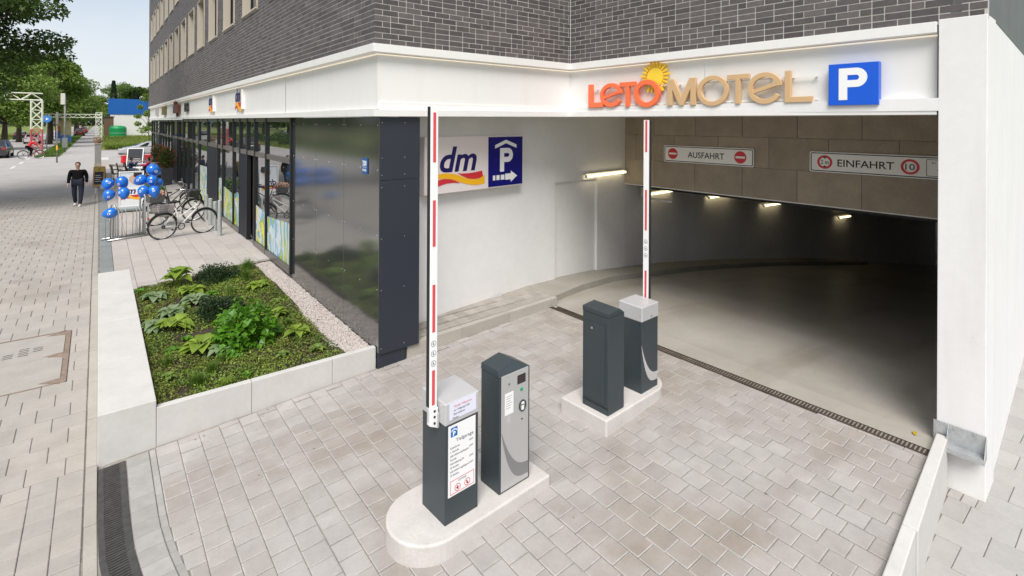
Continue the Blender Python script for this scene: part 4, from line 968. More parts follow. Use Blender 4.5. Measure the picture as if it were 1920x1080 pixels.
# right barrier
br = housing('barrier cabinet with grey swoosh and raised arm, on the island nearer the garage', 5.274, 4.044, -.15, RI, .36, .34, 1.083, .195)
swoosh(None, .352, .10, .19, .60, -.0005, silver_m, br)
b = MB(); b.lathe([(.012, 0), (.012, .004), (.002, .005)], 12, M=Matrix.Translation((.20, -.008, .93)) @ Matrix.Rotation(math.pi / 2, 4, 'X')); b.build('lock', steel_m, br)
arm(br, .385, .425, .16, .245, .94, 3.40, [(1.0, 1.42) , (1.95, 2.48), (2.98, 3.395)], '-x', None)
MB().box(.387, .423, .148, .16, .98, 3.40).build('rubber_edge', rubber_m, br)
MB().box(.366, .385, .13, .27, .80, 1.06).build('hub', silver_m, br, bevel=.005); MB().box(.38, .43, .15, .255, .76, 1.0).build('arm_bracket', pw_m, br, bevel=.004)
for z_ in (1.62, 1.71, 1.80):
    b = MB(); b.ring((0, 0), .027, .023, -.001, .001, M=Matrix.Translation((.384, .2025, z_)) @ Matrix.Rotation(math.pi / 2, 4, 'Z')); b.disc((0, -.004), .009, -.001, .001, 12, M=Matrix.Translation((.384, .2025, z_)) @ Matrix.Rotation(math.pi / 2, 4, 'Z')); b.build('arm_sticker', greyprint_m, br)
# ticket machines
def ticket(label, x, y, z, w, d, h, front):
    t = thing('ticket_machine', label, 'ticket machine', (x, y, z), RI)
    b = MB(); b.hexa([(0, 0, 0), (w, 0, 0), (w, d, 0), (0, d, 0)], [(0, 0, h - .07), (w, 0, h - .07), (w, d, h - .07), (0, d, h - .07)]); b.build('cabinet', anth_m, t, bevel=.006)
    top = MB(); i = .015
    if front: top.hexa([(-.004, -.004, h - .068), (w + .004, -.004, h - .068), (w + .004, d + .004, h - .068), (-.004, d + .004, h - .068)], [(.0, .02, h - .01), (w * .55, .05, h + .03), (w * .55, d - .01, h + .03), (.0, d, h - .01)])
    else: top.hexa([(-.004, -.004, h - .068), (w + .004, -.004, h - .068), (w + .004, d + .004, h - .068), (-.004, d + .004, h - .068)], [(-.004, -.004, h - .02), (w * .70, -.004, h - .004), (w * .70, d + .004, h + .006), (-.004, d + .004, h - .01)])
    top.build('cap', anth_m, t, bevel=.006)
    return t
tl = ticket('ticket machine with silver front, display and green button, behind the price list cabinet', 2.933, 3.863, -.27, .39, .275, 1.16, True)
MB().box(.018, .366, -.008, -.0015, .02, 1.10).build('front_panel', silver2_m, tl, bevel=.003)
swoosh(None, .346, .115, .165, .56, -.0085, greyprint_m, tl).location = (.02, 0, .02)
MB().box(.218, .325, -.011, -.007, .965, 1.05).build('display', black_m, tl, bevel=.002)
for i in range(3): MB().box(.228, .315, -.0118, -.0109, .985 + i * .02, .990 + i * .02).build('display_line', mat('display_text', (.10, .05, .05), .4), tl)
b = MB(); b.disc((.272, .905), .017, -.013, -.0075, 18); b.build('green_button', mat('green_button', (.0, .32, .13), .3), tl)
b = MB(); b.disc((.112, 1.005), .012, -.012, -.0075, 14); b.build('intercom', greyprint_m, tl)
MB().box(.06, .168, -.0095, -.0078, .72, .925).build('notice', paper_m, tl); b = MB()
for i in range(6): b.box(.075, .15 - .01 * (i % 3), -.0102, -.0094, .89 - i * .022, .894 - i * .022)
b.build('notice_print', greyprint_m, tl)
b = MB(); b.ring((.285, .745), .055, .042, -.016, -.0075, 28, 0, .85); b.build('slot_ring', anth_m, tl); b = MB(); b.disc((.285, .745), .043, -.012, -.0078, 24); b.build('slot_disc', greyprint_m, tl)
b = MB(); b.box(.27, .30, -.0145, -.0115, .705, .745); b.prism([(.268, .765), (.306, .757), (.302, .785), (.264, .790)], -.0145, -.0115); b.build('ticket_symbol', pw_m, tl)
MB().box(.272, .288, -.0125, -.0075, .612, .622).build('ticket_slot', black_m, tl); MB().box(.085, .13, -.0088, -.0078, .64, .70).build('faded_sticker', silver_m, tl)
b = MB(); b.disc((.355, 1.03), .006, -.011, -.0075, 10); b.build('key_lock', steel_m, tl)
t2 = ticket('plain dark ticket machine seen from behind, with a locked door', 4.572, 3.97, -.15, .305, .38, 1.19, False)
dm_ = MB(); dm_.box(-.007, -.001, .045, .345, .115, 1.02); dr = dm_.build('back_door', anth_m, t2, bevel=.002)
b = MB(); b.lathe([(.016, 0), (.015, .006), (.002, .008)], 14, M=Matrix.Translation((-.007, .235, .95)) @ Matrix.Rotation(-math.pi / 2, 4, 'Y')); b.build('lock', steel_m, dr)
MB().box(-.005, -.001, .0, .375, .075, .085).build('door_seam', black_m, t2)

# ---- channel drains
gd = thing('channel_drain', 'long iron channel drain across the garage threshold', 'drain', (drain_x(7.28), 7.28, zd(6.65)), 0)
ga_ = math.atan2(drain_x(1.5) - drain_x(7.28), 5.78); Lg = 5.80
gd.rotation_euler = (0, 0, ga_)
MB().box(0, .16, -Lg, 0, -.08, -.03).build('channel', blackhole_m, gd)
b = MB(); b.box(-.005, .022, -Lg, 0, -.08, .006); b.box(.138, .165, -Lg, 0, -.08, .008); b.build('frame', rust_m, gd)
b = MB(); k_ = -Lg
while k_ < -.05:
    L_ = random.uniform(.12, .5); b.box(.166, .166 + random.uniform(.035, .095), k_, min(k_ + L_, -.0), -.05, .0045); k_ += L_
b.build('mortar_edge', kerbc_m, gd)
bar = MB().box(.020, .140, -.0105, .0105, -.03, .002); bar_o = bar.build('bar', rust_m, gd); bar_o.location = (0, -.02, 0)
for k in range(1, 150): place(bar_o.data, 'bar', gd, (0, -.02 - k * .0385, random.gauss(0, .0008)))
# curved street gutter grate, bottom left
sg = thing('street_drain', 'curved dark iron gutter grate beside the kerb strip at the driveway mouth', 'drain')
def gpath(y): return max(0, 5.95 - y) ** 1.8 * .085
def gz_(x): return zd(x) + .001
ysec = [7.13, 6.6, 6.1, 5.62, 5.14, 4.7, 4.3]
for ya, yb in zip(ysec, ysec[1:]):
    xa, xb = .005 + gpath(ya), .005 + gpath(yb); W = .238
    for o0, o1 in ((0, .05), (W - .055, W)):
        b = MB(); b.hexa([(xa + o0, ya - .003, gz_(xa) - .1), (xb + o0, yb + .003, gz_(xb) - .1), (xb + o1, yb + .003, gz_(xb + o1) - .1), (xa + o1, ya - .003, gz_(xa) - .1)], [(xa + o0, ya - .003, gz_(xa + o0)), (xb + o0, yb + .003, gz_(xb + o0)), (xb + o1, yb + .003, gz_(xb + o1)), (xa + o1, ya - .003, gz_(xa + o1))]); b.build('frame', iron_m, sg, bevel=.003)
    b = MB(); b.hexa([(xa + .03, ya, gz_(xa) - .14), (xb + .03, yb, gz_(xb) - .14), (xb + W - .03, yb, gz_(xb) - .14), (xa + W - .03, ya, gz_(xa) - .14)], [(xa + .03, ya, gz_(xa) - .06), (xb + .03, yb, gz_(xb) - .06), (xb + W - .03, yb, gz_(xb) - .06), (xa + W - .03, ya, gz_(xa) - .06)]); b.build('channel', blackhole_m, sg)
    nb = max(3, int((ya - yb) / .034))
    for k in range(nb):
        t_ = (k + .5) / nb; yy = ya + (yb - ya) * t_; xx = xa + (xb - xa) * t_; sl = (xb - xa) / (ya - yb)
        me = MB(); me.box(.048, W - .052, -.0085, .0085, -.05, -.004)
        if 'gb' not in D.meshes:
            o = me.build('bar', iron_m, sg); o.data.name = 'gb'; o.location = (xx, yy, gz_(xx + .1)); o.rotation_euler = (0, -.047, math.atan(sl))
        else: place(D.meshes['gb'], 'bar', sg, (xx, yy, gz_(xx + .1)), (0, -.047, math.atan(sl)))

# ---- low kerb wall on the right of the driveway
kw = thing('kerb_wall', 'low pale concrete wall between the driveway and the lower paving on the right', 'kerb wall')
def kwy(x, o): return 1.345 + (x - 4.64) * .083 + o
xs = [2.4, 3.9, 5.4, 7.12]
for a, b_ in zip(xs, xs[1:]):
    a2, b2 = a + .002, b_ - .002; b = MB()
    b.hexa([(a2, kwy(a2, -.115), RZ - .1), (b2, kwy(b2, -.10), RZ - .1), (b2, kwy(b2, 0), RZ - .1), (a2, kwy(a2, 0), RZ - .1)], [(a2, kwy(a2, -.115), zd(a2) + .085), (b2, kwy(b2, -.10), zd(b2) + .085), (b2, kwy(b2, 0), zd(b2) + .085), (a2, kwy(a2, 0), zd(a2) + .085)]); b.build('wall_slab', conc_m, kw, bevel=.01)

# ================================================================== SIGNS
def _rb(pts):
    out = []
    for zx, zy in pts: h = 670 - 120 * (zx - 95) / 1110; by = 890 - 140 * (zx - 95) / 1110; out.append(((zx - 200) / 545, (.99 * (by - zy) / h - .15) / .23))
    return out
RB_Y = (_rb([(200, 652), (245, 641), (330, 632), (410, 640), (480, 665), (560, 694), (640, 697), (690, 688), (746, 640)]), _rb([(200, 712), (245, 696), (330, 692), (400, 704), (460, 730), (540, 752), (600, 760), (660, 760), (746, 745)]))
RB_R = (_rb([(440, 630), (490, 634), (560, 630), (630, 619), (718, 599), (727, 660)]), _rb([(441, 631), (490, 660), (560, 690), (630, 694), (690, 682), (727, 661)]))
RB_L = (_rb([(200, 728), (245, 710), (300, 697), (370, 700), (420, 716), (466, 741)]), _rb([(200, 800), (245, 778), (280, 762), (330, 746), (400, 738), (466, 742)]))
def ribbon(parent, x0, x1, z, h, sc, m_y, m_r, y):
    """yellow and red wave under the drugstore letters"""
    for nm, (A, B), m in (('yellow_wave', RB_Y, m_y), ('red_wave', RB_R, m_r), ('red_tail', RB_L, m_r)):
        b = MB(); f = lambda P: [(x0 + (x1 - x0) * p[0], z + h * p[1]) for p in P]; b.strip(f(A), f(B), y - .004, y); b.build(nm, m, parent)
red_m2 = red_m
wang = math.atan2(WD.y, WD.x)
o_ = wp(-.015); sg1 = thing('drugstore_parking_sign', 'light box sign with dm letters and navy parking symbol on the white wall', 'sign', (o_.x, o_.y, 2.003), wang)
MB().box(0, 2.36, -.16, -.002, 0, .965).build('light_box', lightbox_m, sg1, bevel=.012)
text_part('dm_letters', 'dm', .60, navytext_m, sg1, (.728, .37), -.163, .002, shear=.22, bold=.012, width=.826)
ribbon(sg1, .20, 1.33, .145, .225, 1, yellow_m, red_m, -.1625)
MB().box(1.425, 2.335, -.168, -.160, .025, .94).build('parking_panel', navy_m, sg1, bevel=.003)
b = letter_P(.44, .34, .105); flat_y(b, -.173, -.168, (1.72, .29)); b.build('letter', pw_m, sg1)
b = MB(); b.strip([(1.59, .79), (1.875, .885), (2.16, .79)], [(1.59, .725), (1.875, .82), (2.16, .725)], -.173, -.168); b.build('roof_mark', pw_m, sg1)
b = MB()
for x in (1.54, 1.63, 1.74): b.box(x, x + (.055 if x < 1.56 else .075 if x < 1.66 else .095), -.173, -.168, .14, .23)
b.prism([(1.86, .13), (2.01, .13), (2.01, .085), (2.18, .19), (2.01, .295), (2.01, .245), (1.86, .245)], -.173, -.168); b.build('arrow', pw_m, sg1)
# LETO MOTEL letters, built in the plane of the garage fascia
lm = thing('letter_sign', 'three-dimensional LETO MOTEL lettering in orange and tan with a yellow sun', 'sign', seg2(0, .09, 0), math.atan2(S2.y, S2.x))
y0, y1 = -.112, -.055
b = MB(); b.box(.52, 4.3, -.055, -.04, 3.812, 3.832); b.box(.52, 4.3, -.055, -.04, 3.52, 3.54); b.build('mounting_rail', white_m, lm)
b = MB()
for k in range(14): b.box(.6 + k * .28, .62 + k * .28, -.05, -.0, 3.815, 3.829); b.box(.6 + k * .28, .62 + k * .28, -.05, 0, 3.523, 3.537)
b.build('stand_off', white_m, lm)
def letter(mb, m): return mb.build('letter', m, lm, bevel=.004)
def ring_letter(cx, cz, rx, rz, t, m): b = MB(); A = [(cx + rx * math.cos(R(a)), cz + rz * math.sin(R(a))) for a in range(0, 360, 8)]; B = [(cx + (rx - t) * math.cos(R(a)), cz + (rz - t) * math.sin(R(a))) for a in range(0, 360, 8)]; b.strip(A, B, y0, y1, 0, True); return letter(b, m)
def e_letter(cx, cz, rx, rz, t, m):
    b = MB(); A = [(cx + rx * math.cos(R(a)), cz + rz * math.sin(R(a))) for a in range(8, 331, 7)]; B = [(cx + (rx - t) * math.cos(R(a)), cz + (rz - t) * math.sin(R(a))) for a in range(8, 331, 7)]
    b.strip(A, B, y0, y1); b.prism([(cx - rx + t * .6, cz - .085), (cx + rx - .004, cz + .045), (cx + rx - .012, cz + .10), (cx - rx + t * .6, cz - .03)], y0 + .002, y1); return letter(b, m)
def L_letter(x, w, t, m, z=3.49, h=.42): b = MB(); b.prism([(x, z), (x + w, z), (x + w, z + t), (x + t, z + t), (x + t, z + h), (x, z + h)], y0, y1); return letter(b, m)
def T_letter(x0, x1, t, m, z=3.49, h=.42): b = MB(); c = (x0 + x1) / 2; b.prism([(c - t / 2, z), (c + t / 2, z), (c + t / 2, z + h - t), (x1, z + h - t), (x1, z + h), (x0, z + h), (x0, z + h - t), (c - t / 2, z + h - t)], y0, y1); return letter(b, m)
L_letter(.467, .34, .09, orange_m); e_letter(.985, 3.70, .245, .21, .072, orange_m); T_letter(1.175, 1.50, .075, orange_m); ring_letter(1.722, 3.70, .252, .228, .082, orange_m)
b = MB(); b.prism([(2.118, 3.49), (2.205, 3.49), (2.205, 3.74), (2.33, 3.49), (2.40, 3.49), (2.52, 3.74), (2.52, 3.49), (2.605, 3.49), (2.605, 3.905), (2.50, 3.905), (2.365, 3.62), (2.23, 3.905), (2.118, 3.905)], y0, y1); letter(b, tan_m)
ring_letter(2.877, 3.693, .245, .225, .068, tan_m); T_letter(3.10, 3.42, .07, tan_m); e_letter(3.632, 3.695, .232, .217, .068, tan_m); L_letter(3.895, .335, .075, tan_m)
sunp = MB(); sunp.disc((1.845, 3.965), .155, -.05, -.03, 36); so_ = sunp.build('sun_disc', sunyel2_m, lm, bevel=.004)
for k in range(22):
    a = 2 * math.pi * k / 22 + .1; b = MB(); M_ = Matrix.Translation((1.845, 0, 3.965)) @ Matrix.Rotation(a, 4, 'Y'); b.prism([(.165, -.017), (.245 + .03 * (k % 2), -.022), (.25 + .03 * (k % 2), .018), (.165, .017)], -.055, -.03, 0, M_); b.build('sun_ray', sunyel_m, lm)
# P sign
pg = thing('parking_sign', 'square blue parking sign with white P on the white fascia above the garage', 'sign', seg2(4.424, .09, 3.44), math.atan2(S2.y, S2.x))
MB().box(0, .528, -.13, -.03, 0, .505).build('sign_box', blue_m, pg, bevel=.004); b = letter_P(.385, .30, .092); flat_y(b, -.1335, -.130, (.115, .062)); b.build('letter', pw_m, pg)
b = MB()
for z_ in (.1, .4): b.box(.05, .48, -.03, -.0, z_, z_ + .03)
b.build('bracket', white_m, pg)
# AUSFAHRT and EINFAHRT on the beam
ba = math.atan2(S2.y, S2.x)
def beam_sign(name, label, y, z0, z1, L):
    p = Vector((10.40, 8.53, 0)) + S2 * y; t = thing(name, label, 'sign', (p.x, p.y, z0), ba); h = z1 - z0
    bk = MB(); bk.prism(rrect(0, L, 0, h, .035), -.03, -.012); bk.build('plate', pw_m, t)
    b = MB(); b.strip(rrect(.018, L - .018, .018, h - .018, .03), rrect(.034, L - .034, .034, h - .034, .022), -.0325, -.03, 0, True); b.build('border', text_m, t)
    b = MB(); b.box(.3, .34, -.012, .0, .05, h - .05); b.box(L - .34, L - .3, -.012, .0, .05, h - .05); b.build('bracket', steel_m, t); return t
def no_entry(t, x, z, r):
    b = MB(); b.disc((x, z), r, -.0335, -.03, 36); b.build('no_entry_disc', red_m, t); MB().box(x - r * .78, x + r * .78, -.0345, -.0334, z - r * .17, z + r * .17).build('no_entry_bar', pw_m, t)
a_ = beam_sign('exit_sign', 'white AUSFAHRT sign with two no-entry discs on the brown beam', 1.165, 2.322, 2.703, 2.11)
no_entry(a_, .235, .195, .125); no_entry(a_, 1.83, .19, .128); text_part('sign_text', 'AUSFAHRT', .185, text_m, a_, (1.05, .125), -.0318, .0006, width=.86, bold=.002)
e_ = beam_sign('entrance_sign', 'white EINFAHRT sign with 2 m height limit and speed 10 discs on the brown beam', 4.33, 2.322, 2.70, 2.46)
for x, z, r in ((.257, .19, .127), (1.54, .186, .13)):
    b = MB(); b.disc((x, z), r, -.0325, -.03, 36); b.build('disc', pw_m, e_); b = MB(); b.ring((x, z), r * .99, r * .69, -.0345, -.0324); b.build('red_ring', red_m, e_)
text_part('sign_text', 'EINFAHRT', .18, text_m, e_, (.893, .124), -.0318, .0006, width=.854, bold=.002)
text_part('limit_text', '2 m', .11, text_m, e_, (.257, .152), -.034, .0006, width=.13, bold=.001); text_part('limit_text', '10', .145, text_m, e_, (1.54, .136), -.034, .0006, width=.13, bold=.001)
b = MB()
for s_ in (1, -1): b.prism([(.217, .19 + s_ * .092), (.297, .19 + s_ * .092), (.257, .19 + s_ * .062)], -.0348, -.0335)
b.build('height_arrow', text_m, e_)
b = MB(); b.strip(rrect(1.755, 2.40, .05, .325, .02), rrect(1.763, 2.392, .058, .317, .015), -.0325, -.03, 0, True); b.build('text_frame', text_m, e_)
for i, tx in enumerate(('In dieser Garage', 'gelten die', 'Bestimmungen', 'der StVO')): text_part('small_text', tx, .05, text_m, e_, (2.08, .255 - i * .058), -.0318, .0005, width=.5 if i in (0,) else .36)
# house number plate
hn = thing('house_number', 'small blue house number plate 200 on the dark facade panel', 'number plate', (XG - .004, 7.735, 2.415), -math.pi / 2)
MB().box(0, .2, -.012, 0, 0, .24).build('plate', mat('number_blue', (.015, .10, .32), .35), hn, bevel=.002); text_part('number', '200', .11, pw_m, hn, (.1, .125), -.0135, .001, width=.15, bold=.002)
MB().box(.03, .17, -.0135, -.0119, .10, .106).build('number_line', pw_m, hn); text_part('street_name', 'Stra\u00dfe', .06, pw_m, hn, (.1, .04), -.0135, .001, width=.14)
# small shop signs on the long fascia
def fas(name, label, y, z): return thing(name, label, 'sign', (XF + .09, y, z), -math.pi / 2)
for y, lb in ((16.95, 'dm logo with red and yellow wave on the long fascia, the nearer of two'), (21.6, 'dm logo with red and yellow wave on the long fascia, the farther one')):
    t = fas('drugstore_logo', lb, y, 3.56); text_part('dm_letters', 'dm', .52, navytext_m, t, (.45, .22), -.07, .005, shear=.22, bold=.008, width=.66); ribbon(t, .05, .9, .0, .24, 1, yellow_m, red_m, -.06)
    b = MB(); b.box(.95, 1.0, -.08, -.0, .0, .55); b.box(.05, .95, -.03, 0, .1, .13); b.build('mounting', white_m, t)
t = fas('bakery_sign', 'dark brown box sign with handles on the far part of the fascia', 32.2, 3.62); MB().box(0, 1.9, -.16, -.02, 0, .42).build('sign_box', mat('brown_sign', (.10, .025, .015), .5), t, bevel=.01)
b = MB(); b.box(.1, .2, -.14, -.04, .42, .62); b.box(.8, .9, -.14, -.04, .42, .66); b.box(1.3, 1.4, -.14, -.04, -.18, 0); b.build('letter_stroke', mat('brown_stroke', (.10, .025, .015), .5), t)
t = fas('black_letter_sign', 'black upright letters on the far fascia beside the brown sign', 28.3, 3.66); text_part('sign_text', 'ESS', .55, text_m, t, (.6, 0), -.06, .03, bold=.01, width=1.1)
t = fas('gold_sign', 'small square gold and black sign near the far end of the fascia', 38.6, 3.6); MB().box(0, 1.5, -.14, -.02, 0, .5).build('sign_box', mat('gold_black_sign', (.30, .25, .06), .5, island=0, var=.8, vscale=5), t, bevel=.01)
t = fas('pale_sign', 'pale grey and pink sign nearest the far corner of the building', 43.6, 3.62); MB().box(0, 1.0, -.1, -.02, 0, .42).build('sign_box', mat('pale_sign', (.5, .42, .42), .5, var=.4, vscale=5), t, bevel=.01)

# ---- a little litter, as in the picture
fl = MB(); V, F = big_leaf(.13, .35, .2, None, '', None, (0, 0, 0), .3, .05); fl.add(V, F); o = fl.build('fallen_leaf', mat('yellow_leaf', (.55, .38, .03), .6), fix=False); o.location = (7.05, 1.72, zfl(7.05) + .012); tag(o, 'yellow fallen leaf on the garage floor beside the white pillar', 'leaf')
n = 60; X = rng.uniform(.6, 6.6, n); Y = np.where(rng.random(n) < .5, rng.uniform(6.9, 7.12, n), rng.uniform(2.2, 6.9, n)); tag(leaves('leaf_litter', np.stack([X, Y, np.array([zd(a_) for a_ in X]) + .008], 1), np.stack([rng.normal(0, 1, n), rng.normal(0, 1, n), rng.normal(0, .08, n)], 1), rng.uniform(.012, .03, n), coverr_m, None, .8, tilt=.1), 'tiny dry leaf bits lying on the driveway', None, None, 'stuff')
# ================================================================== BICYCLES
def bicycle(name, label, x0, y0, z, rot, fm, wheel_r=.345, wb=1.07, basket_rear=False, basket_front=False, flowers=False, step=True, lean=R(4), bags=False, group=None):
    """local x runs from the rear wheel to the front wheel"""
    t = thing(name, label, 'bicycle', (x0, y0, z), rot, group); t.rotation_euler = (lean, 0, rot)
    r = wheel_r
    for wx in (0, wb):
        c = [(wx + r * math.cos(2 * math.pi * k / 36), 0, r + .0 + r * math.sin(2 * math.pi * k / 36)) for k in range(36)]
        w = MB().tube(c, .017, 6, closed=True).build('tyre', rubber_m, t, smooth=True)
        c2 = [(wx + (r - .026) * math.cos(2 * math.pi * k / 36), 0, r + (r - .026) * math.sin(2 * math.pi * k / 36)) for k in range(36)]
        MB().tube(c2, .010, 5, closed=True).build('rim', steel_m, w)
        s = MB()
        for k in range(16):
            a = 2 * math.pi * k / 16; s.tube([(wx + .02 * math.cos(a + 1.2), .03 * (-1) ** k, r + .02 * math.sin(a + 1.2)), (wx + (r - .03) * math.cos(a), 0, r + (r - .03) * math.sin(a))], .0018, 3)
        s.tube([(wx, -.045, r), (wx, .045, r)], .022, 8); s.build('spoke', steel_m, w)
        c3 = [(wx + (r + .03) * math.cos(R(a)), 0, r + (r + .03) * math.sin(R(a))) for a in (range(20, 200, 12) if wx == 0 else range(0, 165, 12))]
        A = MB(); A.tube(c3, .02, 5); A.build('mudguard', fm if not step else bikeb_m, t)
    bb = (wb * .42, 0, r - .05); st_ = (wb * .28, 0, r + .47); sd_ = (wb * .255, 0, r + .62); hd = (wb * .80, 0, r + .42); hb = (wb * .775, 0, r + .60)
    f = MB(); f.tube([bb, st_], .018, 8); f.tube([hd, (wb * .785, 0, r + .53)], .021, 8); f.tube([(bb[0], 0, bb[2] + .02), (hd[0], 0, hd[2] - .02)], .021, 8)
    f.tube([(wb * .345, 0, r + .19), (wb * .79, 0, r + .50)], .016, 8)
    for s in (-.035, .035): f.tube([bb, (0, s, r)], .011, 6); f.tube([(wb * .295, 0, r + .36), (0, s, r)], .010, 6)
    f.build('frame', fm, t, smooth=True)
    k = MB()
    for s in (-.04, .04): k.tube([hd, (wb * .86, s, r + .22), (wb, s, r)], .012, 6)
    k.build('fork', fm if fm is not bikew_m else bikeb_m, t)
    h = MB(); h.tube([(wb * .785, 0, r + .53), hb], .013, 6); h.tube([(wb * .70, -.27, r + .66), (wb * .80, -.17, r + .66), hb, (wb * .80, .17, r + .66), (wb * .70, .27, r + .66)], .011, 6); hb_ = h.build('handlebar', steel_m if fm is bikeb_m else bikeb_m, t)
    g_ = MB(); g_.tube([(wb * .70, -.27, r + .66), (wb * .60, -.28, r + .655)], .016, 6); g_.tube([(wb * .70, .27, r + .66), (wb * .60, .28, r + .655)], .016, 6); g_.build('grip', black_m, hb_)
    sa = MB(); sa.tube([st_, sd_], .012, 6); sa.hexa([(sd_[0] - .14, -.075, sd_[2]), (sd_[0] - .10, -.085, sd_[2]), (sd_[0] + .14, -.02, sd_[2]), (sd_[0] + .14, .02, sd_[2]), (sd_[0] - .10, .085, sd_[2]), (sd_[0] - .14, .075, sd_[2])], [(sd_[0] - .14, -.075, sd_[2] + .05), (sd_[0] - .10, -.085, sd_[2] + .05), (sd_[0] + .14, -.02, sd_[2] + .04), (sd_[0] + .14, .02, sd_[2] + .04), (sd_[0] - .10, .085, sd_[2] + .05), (sd_[0] - .14, .075, sd_[2] + .05)]); sa.build('saddle', black_m, t, bevel=.01)
    c = MB(); c.ring((bb[0], bb[2]), .095, .07, -.055, -.05, 24); c.tube([(bb[0], -.06, bb[2]), (bb[0] + .12, -.08, bb[2] + .11)], .010, 5); c.tube([(bb[0], .06, bb[2]), (bb[0] - .12, .08, bb[2] - .11)], .010, 5); c.box(bb[0] + .08, bb[0] + .16, -.17, -.08, bb[2] + .10, bb[2] + .125); c.box(bb[0] - .16, bb[0] - .08, .08, .17, bb[2] - .125, bb[2] - .10)
    c.tube([(bb[0], -.052, bb[2] + .09), (0, -.052, r + .04)], .005, 4); c.tube([(bb[0], -.052, bb[2] - .09), (0, -.052, r - .04)], .005, 4); c.ring((0, r), .05, .02, -.055, -.045, 16); c.build('crank', bikeb_m, t)
    rk = MB(); zr_ = r * 2 + .05
    for s in (-.06, .06): rk.tube([(-.22, s, zr_), (.20, s, zr_)], .006, 5); rk.tube([(0, s, r), (-.04, s, zr_)], .005, 5)
    for x_ in (-.2, -.05, .1): rk.tube([(x_, -.06, zr_), (x_, .06, zr_)], .005, 5)
    rk.build('luggage_rack', bikeb_m, t); MB().box(-.36, -.33, -.03, .03, r + .24, r + .29).build('tail_light', lampred_m, t, bevel=.004)
    ksn = MB(); ksn.tube([(bb[0] - .06, .02, bb[2] - .02), (bb[0] - .10, .20, .0)], .008, 5); ksn.build('kickstand', steel_m, t)
    def bask(nm, cx, cz, L, W, H):
        b = MB()
        for i in range(5):
            q = i / 4; e = .8 + .2 * q; zz = cz + H * q; b.tube([(cx - L / 2 * e, -W / 2 * e, zz), (cx + L / 2 * e, -W / 2 * e, zz), (cx + L / 2 * e, W / 2 * e, zz), (cx - L / 2 * e, W / 2 * e, zz)], .004, 4, closed=True)
        for i in range(9):
            q = -1 + i / 4
            for s in (-1, 1): b.tube([(cx + q * L / 2 * .8, s * W / 2 * .8, cz), (cx + q * L / 2, s * W / 2, cz + H)], .0028, 4); b.tube([(cx + s * L / 2 * .8, q * W / 2 * .8, cz), (cx + s * L / 2, q * W / 2, cz + H)], .0028, 4)
            b.tube([(cx + q * L / 2 * .8, -W / 2 * .8, cz), (cx + q * L / 2 * .8, W / 2 * .8, cz)], .0028, 4)
        return b.build('basket', wicker_m, t)
    if basket_rear: bask('rear', -.10, zr_ + .01, .38, .30, .22)
    if basket_front: b_ = MB(); b_.hexa([(wb * .84, -.13, r + .40), (wb * 1.06, -.13, r + .40), (wb * 1.06, .13, r + .40), (wb * .84, .13, r + .40)], [(wb * .80, -.17, r + .66), (wb * 1.12, -.17, r + .66), (wb * 1.12, .17, r + .66), (wb * .80, .17, r + .66)]); b_.build('basket', bikeb_m, t)
    if bags:
        MB().hexa([(.02, -.16, .28), (.42, -.16, .28), (.42, -.10, .28), (.02, -.10, .28)], [(.0, -.19, .66), (.44, -.19, .66), (.44, -.09, .66), (.0, -.09, .66)]).build('pannier_bag', mat('pannier_print', (.62, .52, .54), .7, var=.3, vscale=12), t, bevel=.02)
        b2 = MB(); b2.hexa([(-.22, -.12, zr_), (.16, -.12, zr_), (.16, .12, zr_), (-.22, .12, zr_)], [(-.24, -.15, zr_ + .2), (.18, -.15, zr_ + .2), (.18, .15, zr_ + .2), (-.24, .15, zr_ + .2)]); bk = b2.build('basket', wicker_m, t)
        n = 260; P = np.stack([rng.uniform(-.24, .18, n), rng.uniform(-.16, .16, n), zr_ + .16 + rng.random(n) * .16], 1); tag(leaves('flowers', P, np.stack([rng.normal(0, 1, n), rng.normal(0, 1, n), rng.normal(.7, .3, n)], 1), .06, mat('pink_flower', (.62, .30, .24), .6, island=.4, col2=(.70, .60, .42)), t, 1.2), kind='stuff')
    return t
bicycle('bicycle', 'white step-through bicycle with wire rear basket, parked closest beside the steel bollards', 1.36, 16.96, 0, R(17.5), bikew_m, basket_rear=True)
bicycle('bicycle', 'black bicycle with dark front basket parked behind the white one', 1.38, 19.3, 0, R(16), bikeb_m, step=False, basket_front=True, bags=True)
bicycle('bicycle', 'black bicycle farthest from the driveway, standing between the balloons and the shop window', 1.55, 21.9, 0, R(8), bikeb_m, step=False)

# ---- bicycle rack with hoops
rk = thing('bicycle_rack', 'galvanised bicycle rack with two floor rails and tall hoops under the balloons', 'bicycle rack', (.18, 17.43, 0), R(20.0))
b = MB()
for y in (.0, .34): b.tube([(0, y, .03), (1.04, y, .03)], .028, 10)
b.build('floor_rail', steel_m, rk, smooth=True)
for x, h in ((.20, .95), (.26, .86), (.90, 1.18), (.98, .92)):
    MB().tube([(x, .02, .03), (x, .02, h - .08), (x, .06, h - .02), (x, .12, h), (x, .20, h), (x, .27, h - .03), (x, .30, h - .09), (x, .32, .03)], .022, 8).build('hoop', galv_m, rk, smooth=True)
for x in (.08, .36, .46, .72, .80): MB().tube([(x, .03, .03), (x, .05, .72), (x, .12, .80), (x, .2, .80), (x, .28, .72), (x, .31, .03)], .007, 6).build('thin_hoop', galv_m, rk, smooth=True)
